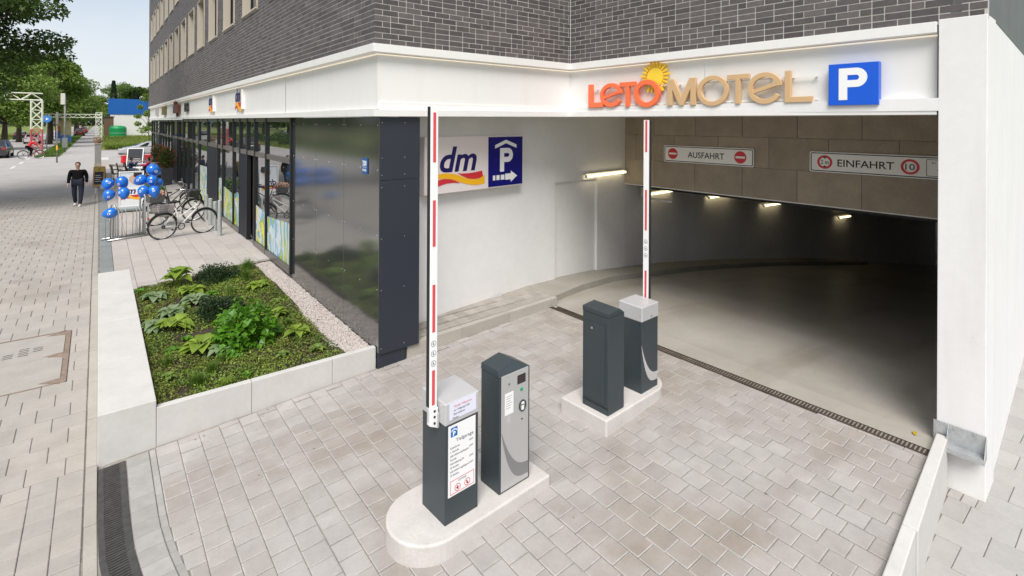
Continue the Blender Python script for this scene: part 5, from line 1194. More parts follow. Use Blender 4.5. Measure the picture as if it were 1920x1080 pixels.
# ---- steel bollards
for i, (x, y, h, lb) in enumerate(((2.665, 16.52, 1.0, 'nearest to the planting bed'), (2.68, 17.39, .86, 'second from the planting bed, behind the white bicycle wheel'), (2.71, 18.41, .83, 'third from the planting bed'), (2.755, 19.51, .82, 'farthest of the row by the shop window'))):
    t = thing('bollard', 'grey steel post bollard, ' + lb, 'bollard', (x, y, 0), 0, 'steel bollards in front of the shop window'); MB().lathe([(.055, 0), (.055, h - .008), (.048, h)], 20).build('post', galv_m, t, smooth=40); MB().lathe([(.075, 0), (.075, .006), (.058, .009)], 20).build('foot', galv_m, t)

# ---- balloons tied to the rack
def ray_pt(px_, py_, depth):
    q = np.array([0, 0, CAM_H]) + depth * (fwd + camR * (px_ - 960) / FPX + camU * (CYPX - py_) / FPX); return Vector(q)
BAL = [((.195, 17.98, 1.48), 25, 'upper left of the left bunch'), ((.520, 18.02, 1.50), -15, 'upper right of the left bunch'), ((.215, 17.80, 1.19), 20, 'lower left of the left bunch'), ((.545, 17.78, 1.22), -20, 'lower right of the left bunch, with a white print'), ((.235, 17.55, .74), 75, 'hanging alone below the left bunch'),
       ((.925, 18.15, 1.52), 60, 'left one of the right bunch'), ((1.265, 18.3, 1.78), -55, 'highest of the right bunch'), ((1.20, 18.05, 1.50), 10, 'middle of the right bunch'), ((.990, 17.9, 1.22), 10, 'lower left of the right bunch'), ((1.24, 17.85, 1.20), -10, 'lower right of the right bunch'), ((1.34, 18.35, 1.38), 30, 'at the back right of the right bunch')]
prof = [(.002, -.17), (.03, -.165), (.075, -.13), (.115, -.075), (.14, -.01), (.145, .05), (.13, .10), (.095, .145), (.05, .168), (.002, .175)]
bal0 = None
for i, (p, tilt, lb) in enumerate(BAL):
    lab = 'blue balloon, ' + lb
    if bal0 is None:
        bal0 = thing('balloon', lab, 'balloon', p, 0, 'blue balloons on the bicycle rack'); bo = MB().lathe(prof, 24).build('skin', balloon_m, bal0, smooth=True); MB().lathe([(.002, -.20), (.016, -.195), (.006, -.175), (.012, -.165)], 8).build('knot', balloon_m, bal0)
        pr = MB()
        for k in range(3): pr.disc((-.02 + k * .02, .02 + (k % 2) * .016), .011, -.147, -.138, 10)
        pr.box(-.03, .03, -.147, -.138, -.018, -.008); pr.build('white_print', pw_m, bal0); o = bal0
    else:
        o = copy_tree(bal0); o.location = p; o['label'] = lab
    s_ = random.uniform(.94, 1.06) if i != 6 else 1.14
    o.rotation_euler = (R(random.uniform(-20, 20)), R(tilt), R(random.uniform(-45, 5))); o.scale = (s_, s_, s_ * random.uniform(.95, 1.05))

# ---- poster stand
ps = thing('poster_stand', 'white framed advertising poster stand with dm print and grey roller base behind the balloons', 'poster stand', (.56, 22.95, 0), R(2))
b = MB(); b.strip([(0, .16), (.72, .16), (.72, 1.42), (0, 1.42)], [(.03, .19), (.69, .19), (.69, 1.39), (.03, 1.39)], -.03, .03, 0, True); b.build('frame', pw_m, ps)
MB().box(.028, .692, -.01, .01, .188, 1.392).build('poster', mat('poster_paper', (.66, .72, .78), .4), ps)
b = MB(); b.disc((.44, 1.13), .16, -.014, -.011, 24); b.build('printed_face', mat('print_skin', (.62, .42, .33), .5), ps); b = MB(); b.disc((.57, 1.22), .11, -.017, -.0145, 20); b.box(.42, .66, -.0165, -.0145, 1.22, 1.36); b.build('printed_hair', hair_m, ps)
b = MB(); b.box(.03, .69, -.0135, -.0105, .19, .86); b.build('print_field', paper_m, ps)
text_part('print_letters', 'dm', .32, navytext_m, ps, (.28, .62), -.015, .0005, shear=.22, bold=.008, width=.42); ribbon(ps, .06, .62, .44, .18, 1, yellow_m, red_m, -.0148)
MB().box(-.02, .76, -.22, .22, .02, .06).build('base_plate', black_m, ps); b = MB(); b.tube([(0, -.2, .11), (.74, -.2, .11)], .085, 12); b.build('water_roller', mat('grey_roller', (.30, .33, .34), .5), ps, smooth=40)

# ---- chalkboards
def aframe(label, x, y, rot, w, h, sp, frame, slate, head=None):
    t = thing('chalkboard_sign', label, 'chalkboard', (x, y, 0), rot); a = math.atan2(sp / 2, h)
    for s in (1, -1):
        M_ = Matrix.Translation((0, 0, h)) @ Matrix.Rotation(s * -a, 4, 'X') @ Matrix.Translation((0, 0, -h / math.cos(a))); H = h / math.cos(a)
        b = MB(); b.strip([(0, .0), (w, .0), (w, H), (0, H)], [(.06, .10), (w - .06, .10), (w - .06, H - .05), (.06, H - .05)], -.015, .015, 0, True, M_); b.build('board_frame', frame, t)
        b = MB(); b.box(.055, w - .055, -.008, .008, .095, H - .045, 0, M_); b.build('slate', slate, t)
        if s == 1:
            if head is not None:
                b = MB(); b.box(.06, w - .06, -.018, -.009, H * .74, H - .05, 0, M_); b.build('header_panel', head, t); b = MB(); b.ring((w / 2, H * .845), .055, .035, -.021, -.018, 16, M=M_); b.build('emblem', text_m, t)
            b = MB()
            for k in range(4): b.box(.10, w - .12 - .05 * (k % 2), -.0115, -.0085, H * .24 + k * .10, H * .24 + k * .10 + .03, 0, M_)
            b.build('chalk_writing', chalkw_m, t)
    return t
aframe('wooden A-frame chalkboard with ochre header standing by the pavement edge', -.19, 32.9, R(-8), .46, .95, .75, woodlt_m, chalk_m, mat('ochre_header', (.55, .36, .06), .6))
aframe('white framed A-board with dark slate behind the cafe table', 1.55, 44.3, R(-16), .95, 1.35, .8, pw_m, chalk_m)

# ---- low concrete blocks and pillar at the terrace edge
for y0, y1, lb in ((34.4, 36.4, 'nearest of the far blocks, beside the wooden chalkboard'), (46.2, 49.6, 'farthest block, near the side street')):
    o = MB().box(.06, .58, y0, y1, -.12, .5).build('concrete_block', conc_m, bevel=.012); tag(o, 'pale concrete block, ' + lb, 'concrete block')
o = MB().box(.05, .60, 30.9, 33.2, -.1, .06).build('concrete_step', conc_m, bevel=.01); tag(o, 'flat pale concrete slab step in front of the seat block', 'concrete slab')
cp = thing('gate_pier', 'grey rendered pier with a stone foot at the far pavement edge', 'pier', (-.2, 42.8, -.05)); MB().box(-.02, .34, -.2, .2, 0, .55).build('stone_foot', mat('sandstone', (.40, .36, .28), .85, var=.2), cp, bevel=.01); MB().box(0, .33, -.17, .17, .55, 1.75).build('shaft', mat('grey_render', (.30, .29, .27), .8, var=.15), cp, bevel=.01); MB().box(-.04, .37, -.2, .2, 1.75, 1.83).build('cap', kerbc_m, cp, bevel=.01)
fb = thing('flower_bowl', 'terracotta bowl of pinkish flowers standing on the grey pier', 'flower bowl', (-.04, 42.8, 1.78)); MB().lathe([(.14, 0), (.26, .16), (.27, .2), (.23, .2), (.2, .12)], 16).build('bowl', mat('terracotta', (.42, .25, .17), .8), fb); n = 200
tag(leaves('flowers', np.stack([rng.normal(0, .12, n), rng.normal(0, .12, n), rng.uniform(.17, .40, n)], 1), np.stack([rng.normal(0, 1, n), rng.normal(0, 1, n), rng.normal(.8, .3, n)], 1), .07, mat('pale_flower', (.55, .36, .28), .7, island=.4, col2=(.25, .24, .10)), fb), kind='stuff')

# ---- cafe furniture
def chair(label, x, y, rot, m):
    t = thing('cafe_chair', label, 'chair', (x, y, 0), rot, 'cafe chairs around the table')
    MB().box(-.22, .22, -.22, .22, .42, .46).build('seat', m, t, bevel=.01); b = MB(); b.hexa([(-.22, .18, .46), (.22, .18, .46), (.22, .22, .46), (-.22, .22, .46)], [(-.22, .26, .88), (.22, .26, .88), (.22, .29, .88), (-.22, .29, .88)]); b.build('backrest', m, t, bevel=.01)
    for sx_ in (-1, 1):
        for sy_ in (-1, 1): MB().tube([(sx_ * .19, sy_ * .19, .42), (sx_ * .215, sy_ * .215, 0)], .018, 6).build('leg', m, t)
        MB().tube([(sx_ * .22, .2, .66), (sx_ * .235, -.18, .66), (sx_ * .21, -.2, .44)], .016, 6).build('armrest', m, t)
    return t
chair('dark empty cafe chair nearest the white blocks', .78, 34.3, R(100), rattan_m); chair('dark cafe chair behind the nearest one, at the left of the table', 1.05, 36.2, R(95), rattan_m)
chair('dark cafe chair under the child in blue', 1.42, 36.4, R(80), rattan_m); chair('dark cafe chair under the child in pink', 2.25, 36.2, R(-100), rattan_m); chair('dark cafe chair under the adult in grey', 2.55, 37.2, R(-100), rattan_m)
ct = thing('cafe_table', 'square cafe table with white top where two children sit', 'table', (1.85, 37.0, 0)); MB().box(-.42, .42, -.42, .42, .71, .74).build('tabletop', paper_m, ct, bevel=.006)
for s in (-1, 1):
    for q in (-1, 1): MB().tube([(s * .36, q * .36, .71), (s * .36, q * .36, 0)], .02, 6).build('leg', alu_m, ct)
rt = thing('buffet_table', 'long table under a red cloth near the far end of the shop front', 'table', (2.2, 45.8, 0), R(6)); MB().box(-.9, .9, -.35, .35, .72, .76).build('tabletop', rattan_m, rt); b = MB(); b.hexa([(-.95, -.4, .25), (.95, -.4, .25), (.95, .4, .25), (-.95, .4, .25)], [(-.92, -.37, .78), (.92, -.37, .78), (.92, .37, .78), (-.92, .37, .78)]); b.build('tablecloth', cloth_red_m, rt, bevel=.01)
for s in (-1, 1):
    for q in (-1, 1): MB().tube([(s * .8, q * .3, .72), (s * .8, q * .3, 0)], .025, 6).build('leg', alu_m, rt)
for x, y, lb in ((2.72, 31.6, 'nearer of the two, close to the bicycles'), (2.62, 34.9, 'farther of the two, behind the other planter')):
    t = thing('tall_planter', 'tall dark planter with red flowering bush, ' + lb, 'planter', (x, y, 0)); b = MB(); b.hexa([(-.2, -.2, 0), (.2, -.2, 0), (.2, .2, 0), (-.2, .2, 0)], [(-.27, -.27, .85), (.27, -.27, .85), (.27, .27, .85), (-.27, .27, .85)]); b.build('pot', potdark_m, t, bevel=.012)
    n = 1500; v = rng.normal(0, 1, (n, 3)); v /= np.linalg.norm(v, axis=1, keepdims=True); P = v * (rng.random(n) ** .4)[:, None] * np.array([.36, .36, .55]) + np.array([0, 0, 1.32]); tag(leaves('foliage', P, v + rng.normal(0, .5, (n, 3)), .075, leafA_m, t, 1.1), kind='stuff')
    n = 220; v = rng.normal(0, 1, (n, 3)); v /= np.linalg.norm(v, axis=1, keepdims=True); tag(leaves('blossom', v * np.array([.38, .38, .57]) + np.array([0, 0, 1.33]), v + rng.normal(0, .4, (n, 3)), .08, flower_m, t, 1.3), kind='stuff'); MB().tube([(0, 0, .8), (.02, 0, 1.3)], .03, 6).build('stem', bark_m, t)
hb_ = thing('herb_box', 'low box of leafy green plants on the terrace behind the black bicycle', 'plant box', (1.55, 25.6, 0), R(4)); MB().box(-.5, .5, -.18, .18, 0, .32).build('box', potdark_m, hb_, bevel=.01); n = 700; tag(leaves('foliage', np.stack([rng.uniform(-.55, .55, n), rng.uniform(-.2, .2, n), rng.uniform(.3, .62, n)], 1), np.stack([rng.normal(0, 1, n), rng.normal(0, 1, n), rng.normal(.5, .4, n)], 1), .10, bush_m, hb_, 1.1), kind='stuff')
sp = thing('steel_planter', 'slim grey standing table post beside the tall dark planters', 'post', (2.35, 34.2, 0)); MB().lathe([(.16, 0), (.16, .9), (.18, .92), (.18, .98)], 14).build('body', galv_m, sp, smooth=40)

# ================================================================== PEOPLE
def skin_body(name, joints, edges, m, parent, sub=2, root=0):
    me = D.meshes.new(name); me.from_pydata([j[0] for j in joints], edges, []); o = link(name, me, parent); me.skin_vertices.new() if hasattr(me.skin_vertices, 'new') else None
    md = o.modifiers.new('skin', 'SKIN')
    if not me.skin_vertices:
        bm = bmesh.new(); bm.from_mesh(me); bm.verts.layers.skin.verify(); bm.to_mesh(me); bm.free()
    for i, j in enumerate(joints): r = j[1]; me.skin_vertices[0].data[i].radius = r if isinstance(r, tuple) else (r, r); me.skin_vertices[0].data[i].use_root = (i == root)
    md.use_smooth_shade = True; md.branch_smoothing = .6
    if sub: s = o.modifiers.new('sub', 'SUBSURF'); s.levels = sub; s.render_levels = sub
    dg = bpy.context.evaluated_depsgraph_get(); dg.update(); me2 = D.meshes.new_from_object(o.evaluated_get(dg)); o.modifiers.clear(); o.data = me2; D.meshes.remove(me)
    me2.materials.clear(); me2.materials.append(m); me2.name = name; return o
def chain(a): return [(i, i + 1) for i in range(len(a) - 1)]
def person(label, loc, rot, hip, knees, feet, shoulders, elbows, hands, head, top_m, leg_m, sh_m, hair_c, scale=1., long_hair=False, wide=1., group=None, helmet=None):
    """joint positions in metres for a 1.68 m body, facing -y; left/right pairs"""
    t = thing('person', label, 'person', loc, rot, group); t.scale = (scale,) * 3
    H = Vector(hip); S = [Vector(s) for s in shoulders]; neck = (S[0] + S[1]) / 2 + Vector((0, 0, .03)); hd = Vector(head); w = wide
    hipL, hipR = H + (S[0] - S[1]) * .24, H - (S[0] - S[1]) * .24; chest = H.lerp(neck, .68); waist = H.lerp(neck, .32)
    J = [(H, (.10 * w, .09 * w)), (waist, (.11 * w, .09)), (chest, (.14 * w, .10)), (neck, (.055, .055)), (hd + Vector((0, .01, -.10)), (.055, .06)), (hd, (.082, .098)), (hd + Vector((0, .005, .10)), (.06, .075))]; E = chain(J)
    for s in (0, 1):
        b = len(J); J += [(S[s] + Vector((0, 0, -.02)), (.050, .050)), (Vector(elbows[s]), (.042, .042)), (Vector(hands[s]), (.028, .030)), (Vector(hands[s]) + (Vector(hands[s]) - Vector(elbows[s])).normalized() * .09, (.030, .018)), (Vector(hands[s]) + (Vector(hands[s]) - Vector(elbows[s])).normalized() * .16, (.016, .010))]; E += [(2, b), (b, b + 1), (b + 1, b + 2), (b + 2, b + 3), (b + 3, b + 4)]
        b = len(J); hp = (hipL, hipR)[s]; ft = Vector(feet[s]); J += [(hp, (.095, .095)), (Vector(knees[s]), (.062, .062)), (ft + Vector((0, .0, .08)), (.04, .04)), (ft + Vector((0, -.05, .035)), (.036, .03)), (ft + Vector((0, -.17, .025)), (.032, .02))]; E += [(0, b), (b, b + 1), (b + 1, b + 2), (b + 2, b + 3), (b + 3, b + 4)]
    skin_body('body', [(tuple(p), r) for p, r in J], E, skin_m, t)
    # clothing
    J = [(H + Vector((0, 0, -.10)), (.155 * w, .125 * w)), (waist, (.15 * w, .12 * w)), (chest, (.17 * w, .13 * w)), (chest.lerp(neck, .62), (.15, .105)), (neck + Vector((0, .015, -.01)), (.078, .078))]; E = chain(J)
    for s in (0, 1): b = len(J); J += [(S[s] + Vector((0, 0, -.01)), (.088, .088)), (Vector(elbows[s]), (.066, .066)), (Vector(hands[s]) + (Vector(elbows[s]) - Vector(hands[s])) * .06, (.047, .047))]; E += [(3, b), (b, b + 1), (b + 1, b + 2)]
    skin_body('jacket', [(tuple(p), r) for p, r in J], E, top_m, t, 2, 1)
    J = [(H, (.14 * w, .118 * w))]; E = []
    for s in (0, 1): b = len(J); J += [((hipL, hipR)[s], (.112 * w, .11)), (Vector(knees[s]), (.080, .080)), (Vector(feet[s]) + Vector((0, 0, .08)), (.062, .062))]; E += [(0, b), (b, b + 1), (b + 1, b + 2)]
    skin_body('trousers', [(tuple(p), r) for p, r in J], E, leg_m, t)
    for s in (0, 1):
        ft = Vector(feet[s]); skin_body('shoe', [(tuple(ft + Vector((0, .03, .05))), (.045, .045)), (tuple(ft + Vector((0, -.06, .042))), (.048, .04)), (tuple(ft + Vector((0, -.18, .03))), (.042, .028))], [(0, 1), (1, 2)], sh_m, t)
    hr = MB(); 
    hv = [(0, -.022, .108), (0, .035, .055), (0, .055, -.04)] + ([(0, .07, -.14)] if long_hair else [])
    J = [(tuple(hd + Vector(v)), r) for v, r in zip(hv, ((.088, .10), (.098, .092), (.085, .07), (.07, .05)))]; skin_body('hair', J, chain(J), helmet or hair_c, t)
    nb = skin_body('nose', [(tuple(hd + Vector((0, -.085, .015))), .012), (tuple(hd + Vector((0, -.108, -.02))), .016)], [(0, 1)], skin_m, t, 1)
    e = MB()
    for s in (-.033, .033): e.lathe([(.002, 0), (.012, .002), (.010, .006), (.001, .008)], 8, M=Matrix.Translation(hd + Vector((s, -.088, .018))) @ Matrix.Rotation(math.pi / 2, 4, 'X'))
    e.box(hd.x - .024, hd.x + .024, hd.y - .098, hd.y - .088, hd.z - .058, hd.z - .050); e.build('eyes_and_mouth', mat('face_dark_' + str(len(MATS)), (.10, .04, .035), .5), t)
    return t
person('person in black hoodie, dark jeans and white shoes walking along the pavement towards the driveway', (-.62, 25.9, -.05), R(-8), (0, 0, .92), [(.12, -.10, .50), (-.10, -.02, .50)], [(.10, -.20, .0), (-.09, .14, .03)], [(.21, .0, 1.36), (-.21, 0, 1.36)], [(.255, .07, 1.10), (-.255, .0, 1.10)], [(.27, .0, .86), (-.27, -.09, .86)], (0, -.02, 1.55), cloth_black_m, jeans_m, shoe_m, mat('short_brown_hair', (.09, .03, .015), .5), 1.0, wide=1.32)
person('child in a dark blue jumper sitting at the cafe table', (1.42, 36.4, 0), R(90), (0, .0, .50), [(.09, -.36, .50), (-.09, -.36, .50)], [(.09, -.38, .05), (-.09, -.38, .05)], [(.17, .0, .93), (-.17, 0, .93)], [(.22, -.20, .78), (-.22, -.20, .78)], [(.10, -.34, .98), (-.10, -.34, .98)], (0, -.04, 1.14), cloth_blue_m, lightjean_m, shoe_m, hair_m, .92)
person('child in a pink top sitting at the right of the cafe table', (2.25, 36.2, 0), R(-95), (0, .0, .50), [(.09, -.36, .50), (-.09, -.36, .50)], [(.09, -.38, .05), (-.09, -.38, .05)], [(.17, .0, .93), (-.17, 0, .93)], [(.22, -.18, .74), (-.22, -.18, .74)], [(.14, -.44, .78), (-.14, -.44, .78)], (0, -.04, 1.14), cloth_pink_m, jeans_m, shoe_m, hair_m, .92, True)
person('adult in a grey top sitting behind the child in pink at the cafe table', (2.55, 37.2, 0), R(-85), (0, .0, .50), [(.10, -.42, .50), (-.10, -.42, .50)], [(.10, -.44, .02), (-.10, -.44, .02)], [(.20, .0, .98), (-.20, 0, .98)], [(.26, -.24, .80), (-.26, -.24, .80)], [(.16, -.52, .82), (-.16, -.52, .82)], (0, -.05, 1.20), cloth_grey_m, jeans_m, shoe_m, mat('fair_hair', (.30, .20, .10), .5), 1.05)
cyb = bicycle('bicycle', 'bicycle ridden by the cyclist in red at the far street corner', -5.05, 60.6, -.06, R(12), bikeb_m, lean=0)
person('cyclist in a red jacket riding at the far street corner', (-4.72, 60.68, -.02), R(12 + 90), (0, .05, .98), [(.09, -.30, .78), (-.09, -.18, .55)], [(.09, -.20, .38), (-.09, -.10, .16)], [(.19, -.25, 1.40), (-.19, -.25, 1.40)], [(.26, -.46, 1.20), (-.26, -.46, 1.20)], [(.25, -.60, 1.04), (-.25, -.60, 1.04)], (0, -.40, 1.56), cloth_red_m, cloth_black_m, cloth_black_m, hair_m, 1.0)

# ================================================================== CARS
def car(label, x, y, z, rot, paint, L=4.5, W=1.82, Ht=1.5, kind='hatch', group=None):
    """local x forward; body lofted from cross sections"""
    t = thing('parked_car' if group else 'car', label, 'car', (x, y, z), rot, group)
    hl = L / 2
    if kind == 'suv': roof = [(-hl, .62, .98), (-hl + .12, .45, 1.10), (-hl + .65, .40, Ht - .05), (-.4, .40, Ht), (.35, .40, Ht - .03), (1.05, .42, 1.08), (hl - .25, .45, .98), (hl, .55, .74)]
    else: roof = [(-hl, .55, .86), (-hl + .25, .40, 1.0), (-hl + .95, .38, Ht - .10), (-.35, .38, Ht), (.25, .38, Ht - .05), (1.15, .40, .98), (hl - .35, .42, .84), (hl, .52, .66)]
    V = []; F = []; ns = 11
    def belt(x_): return .93 + .03 * (x_ / hl) if kind == 'suv' else .86
    for i, (x_, zb, zt) in enumerate(roof):
        wv = W / 2 * (1 - .16 * abs(x_ / hl) ** 4); bz = min(belt(x_), zt - .01); tw = wv * (.72 if zt > bz + .25 else .93)
        ring_ = [(wv * .86, .24), (wv, .40), (wv * 1.0, .62), (wv * .97, bz), (tw, zt - .02 if zt > bz + .1 else zt - .005), (tw * .8, zt)]
        pts = [(yy, zz) for yy, zz in ring_]; full = pts + [(-yy, zz) for yy, zz in reversed(pts)]
        V += [(x_, yy, zz) for yy, zz in full]; k = len(full)
        if i:
            o = (i - 1) * k
            for a in range(k - 1): F.append((o + a, o + a + 1, o + k + a + 1, o + k + a))
            F.append((o + k - 1, o, o + k, o + 2 * k - 1))
    F.append(tuple(range(k))); F.append(tuple(reversed(range((len(roof) - 1) * k, len(roof) * k))))
    b = MB(); b.add(V, F); b.build('body', paint, t, bevel=.03, smooth=45)
    gl = MB()
    # side glass, windscreen and rear glass sit just proud of the lofted cabin
    r_ = roof; 
    for s in (1, -1):
        def sp(i, q):
            x_, zb, zt = r_[i]; wv = W / 2 * (1 - .16 * abs(x_ / hl) ** 4); bz = min(belt(x_), zt - .01); tw = wv * (.72 if zt > bz + .25 else .93); return Vector((x_, s * (wv * .97 + (tw - wv * .97) * q + .006), bz + (zt - .02 - bz) * q))
        pts = [sp(2, .12) + Vector((-.15, 0, -.0)), sp(2, .86), sp(3, .88), sp(4, .86), sp(5, .3) + Vector((-.30, 0, .06)), sp(4, .12) + Vector((.35, 0, 0)), sp(3, .12)]
        gl.add([tuple(p) for p in pts], [tuple(range(len(pts)))])
    def cross(i, j, qa, qb):
        a, c = Vector((r_[i][0], 0, r_[i][2])), Vector((r_[j][0], 0, r_[j][2])); wv = W / 2 * .62; p, q = a.lerp(c, qa), a.lerp(c, qb); n_ = Vector((-(c.z - a.z), 0, c.x - a.x)).normalized() * .008
        if n_.z < 0: n_ = -n_
        gl.add([(p.x + n_.x, -wv * 1.1, p.z + n_.z), (p.x + n_.x, wv * 1.1, p.z + n_.z), (q.x + n_.x, wv, q.z + n_.z), (q.x + n_.x, -wv, q.z + n_.z)], [(0, 1, 2, 3)])
    cross(1, 2, .08, .9); cross(5, 4, .08, .92); gl.build('window_glass', carglass_m, t, fix=False)
    for x_ in (-hl + .85, hl - .88):
        for s in (1, -1):
            M_ = Matrix.Translation((x_, s * (W / 2 - .12), .33)) @ Matrix.Rotation(s * math.pi / 2, 4, 'X'); w = MB(); w.lathe([(.20, -.125), (.32, -.11), (.335, -.03), (.335, .08), (.31, .11), (.20, .10)], 20, M=M_); wo_ = w.build('wheel', rubber_m, t, smooth=40); w = MB(); w.lathe([(.205, -.127), (.205, -.12), (.03, -.105)], 16, M=M_); w.build('rim', steel_m, wo_)
    for s in (1, -1): MB().box(-hl - .012, -hl + .06, s * (W / 2 - .30) - .15, s * (W / 2 - .30) + .15, .80, .93).build('tail_light', lampred_m, t, bevel=.02); MB().box(hl - .12, hl + .006, s * (W / 2 - .32) - .16, s * (W / 2 - .32) + .16, .60, .72).build('headlight', mat('headlight_glass', (.6, .6, .62), .1) if 'headlight_glass' not in D.materials else D.materials['headlight_glass'], t, bevel=.02)
    MB().box(-hl - .015, -hl + .02, -.26, .26, .62, .73).build('number_plate', paper_m, t); MB().box(-hl - .02, hl + .02, -W / 2 * .84, W / 2 * .84, .22, .34).build('bumper', black_m, t, bevel=.03)
    return t
car('dark grey estate SUV seen from behind at the left edge of the street', -7.25, 66.6, -.16, R(90), carpaint_dark_m, 4.6, 1.9, 1.66, 'suv')
car('white car ahead of the cyclist, behind the red truss foot', -7.6, 104, -.16, R(90), carpaint_white_m, 4.4, 1.8, 1.5)
car('dark car farther along the road beyond the white one', -11.0, 128, -.16, R(90), carpaint_dark_m, 4.4, 1.8, 1.45)
car('silver saloon standing side-on in the side street at the end of the terrace', 3.75, 60.2, -.08, R(182), carpaint_silver_m, 4.6, 1.82, 1.42)
for i, (x, y, m, c) in enumerate(((-3.4, 150, carpaint_red_m, 'red car first in the row parked under the far trees'), (-3.6, 166, carpaint_dark_m, 'dark car second in the row parked under the far trees'), (-3.4, 183, carpaint_red_m, 'red car third in the row parked under the far trees'), (-3.5, 202, carpaint_white_m, 'white car last in the row parked under the far trees'))): car(c, x, y, -.03, R(95), m, 4.3, 1.78, 1.48, group='cars parked under the far trees')
for i, (x, y, m, c) in enumerate(((-26, 62, carpaint_silver_m, 'silver car on the far side of the grass median, nearest'), (-25, 92, carpaint_red_m, 'red car on the far side of the grass median'), (-26, 120, carpaint_white_m, 'white car on the far side of the grass median, farthest'))): car(c, x, y, -.18, R(-90), m, 4.4, 1.8, 1.48, group='cars beyond the grass median')

# ================================================================== STREET FURNITURE
def truss_tower(name, label, x, y, w, z0, z1, beam_z, beam_x1, beam_h, red_to=None):
    t = thing(name, label, 'truss gantry', (x, y, z0))
    def frame(za, zb, m, nm):
        b = MB()
        for sx_ in (0, w):
            for sy_ in (0, w): b.tube([(sx_, sy_, za), (sx_, sy_, zb)], .05 if w > .6 else .035, 6)
        n = max(1, round((zb - za) / w / 1.0)); hgt = (zb - za) / n
        for k in range(n):
            a, c = za + k * hgt, za + (k + 1) * hgt
            for (p, q) in (((0, 0), (w, 0)), ((0, w), (w, w)), ((0, 0), (0, w)), ((w, 0), (w, w))):
                b.tube([(*p, a), (*q, c)], .028, 5); b.tube([(*q, a), (*p, c)], .028, 5); b.tube([(*p, c), (*q, c)], .03, 5)
        b.build(nm, m, t)
    rt_ = red_to or 0
    if red_to: frame(0, rt_, trussred_m, 'red_foot')
    frame(rt_, z1 - z0, truss_m, 'tower_frame')
    b = MB(); zb = beam_z - z0; L = beam_x1 - x
    for yy in (0, w):
        for zz in (zb, zb + beam_h): b.tube([(w, yy, zz), (L, yy, zz)], .045, 6)
        n = max(2, int(abs(L) / beam_h / 1.1))
        for k in range(n):
            xa, xb_ = w + (L - w) * k / n, w + (L - w) * (k + 1) / n; b.tube([(xa, yy, zb + (beam_h if k % 2 else 0)), (xb_, yy, zb + (0 if k % 2 else beam_h))], .03, 5)
    b.build('beam', truss_m, t); return t
truss_tower('truss_gantry', 'white lattice gantry with red foot, its beam reaching over the road', -4.95, 65.6, .78, -.1, 5.1, 5.15, -22, .62, 2.5)
truss_tower('truss_gantry', 'slender white lattice gantry over the footpath, farther away', -.30, 88, .62, -.05, 4.35, 3.65, -11.5, .42)
def post(name, label, cat, x, y, z, h, r, m): t = thing(name, label, cat, (x, y, z)); MB().tube([(0, 0, 0), (0, 0, h)], r, 8).build('pole', m, t, smooth=True); return t
t = post('sign_pole', 'slim grey pole at the pavement corner with a flat plate seen edge-on', 'pole', -2.55, 53.9, -.06, 3.95, .05, pole_m); MB().box(-.07, .07, -.20, .20, 3.0, 3.95).build('plate', pole_m, t); MB().lathe([(.055, 1.0), (.055, 1.35)], 8).build('yellow_band', yellow_m, t)
t = post('lamp_post', 'grey lamp post with a box lamp head rising above the trees line', 'lamp post', -2.75, 71, -.06, 5.9, .085, pole_m); MB().box(-.34, .02, -.16, .16, 4.95, 6.1).build('lamp_head', mat('lamp_head', (.62, .6, .52), .5), t, bevel=.03); MB().box(-.22, .22, -.12, .12, .5, 1.5).build('control_box', pole_m, t, bevel=.02)
t = post('road_sign', 'round blue traffic sign on a thin post by the tree trunk', 'road sign', -4.2, 72, -.1, 3.7, .04, pole_m); b = MB(); b.disc((0, 3.5), .36, -.05, -.02, 24); b.build('disc', rdsign_m, t); b = MB(); b.disc((0, 3.5), .16, -.056, -.05, 3); b.build('white_symbol', pw_m, t)
t = thing('billboard', 'upright billboard with an orange poster of a figure on blue beside the tree trunk', 'billboard', (-5.2, 105, -.1), R(0)); MB().box(0, 1.35, -.1, .1, .6, 5.2).build('panel', mat('poster_orange', (.50, .17, .07), .5, var=.5, vscale=1.2), t); MB().box(0, 1.35, -.11, -.1, .6, 1.7).build('blue_base', mat('poster_blue', (.05, .09, .32), .5), t); b = MB(); b.disc((.7, 3.0), .55, -.12, -.1, 20); b.build('printed_figure', mat('print_skin2', (.60, .33, .22), .5), t)
for x in (.15, 1.2): MB().box(x - .05, x + .05, -.05, .05, 0, .6).build('leg', pole_m, t)
t = thing('advertising_column', 'yellow and blue advertising column behind the slim pole', 'advertising column', (-3.75, 100, -.05)); MB().lathe([(.6, 0), (.6, 4.6), (.68, 4.65), (.68, 4.85), (.2, 5.1)], 20).build('body', mat('column_yellow', (.58, .52, .26), .5, var=.3, vscale=1), t, smooth=40); MB().lathe([(.61, .2), (.61, 1.2)], 20).build('blue_band', mat('column_blue', (.06, .18, .5), .5), t)
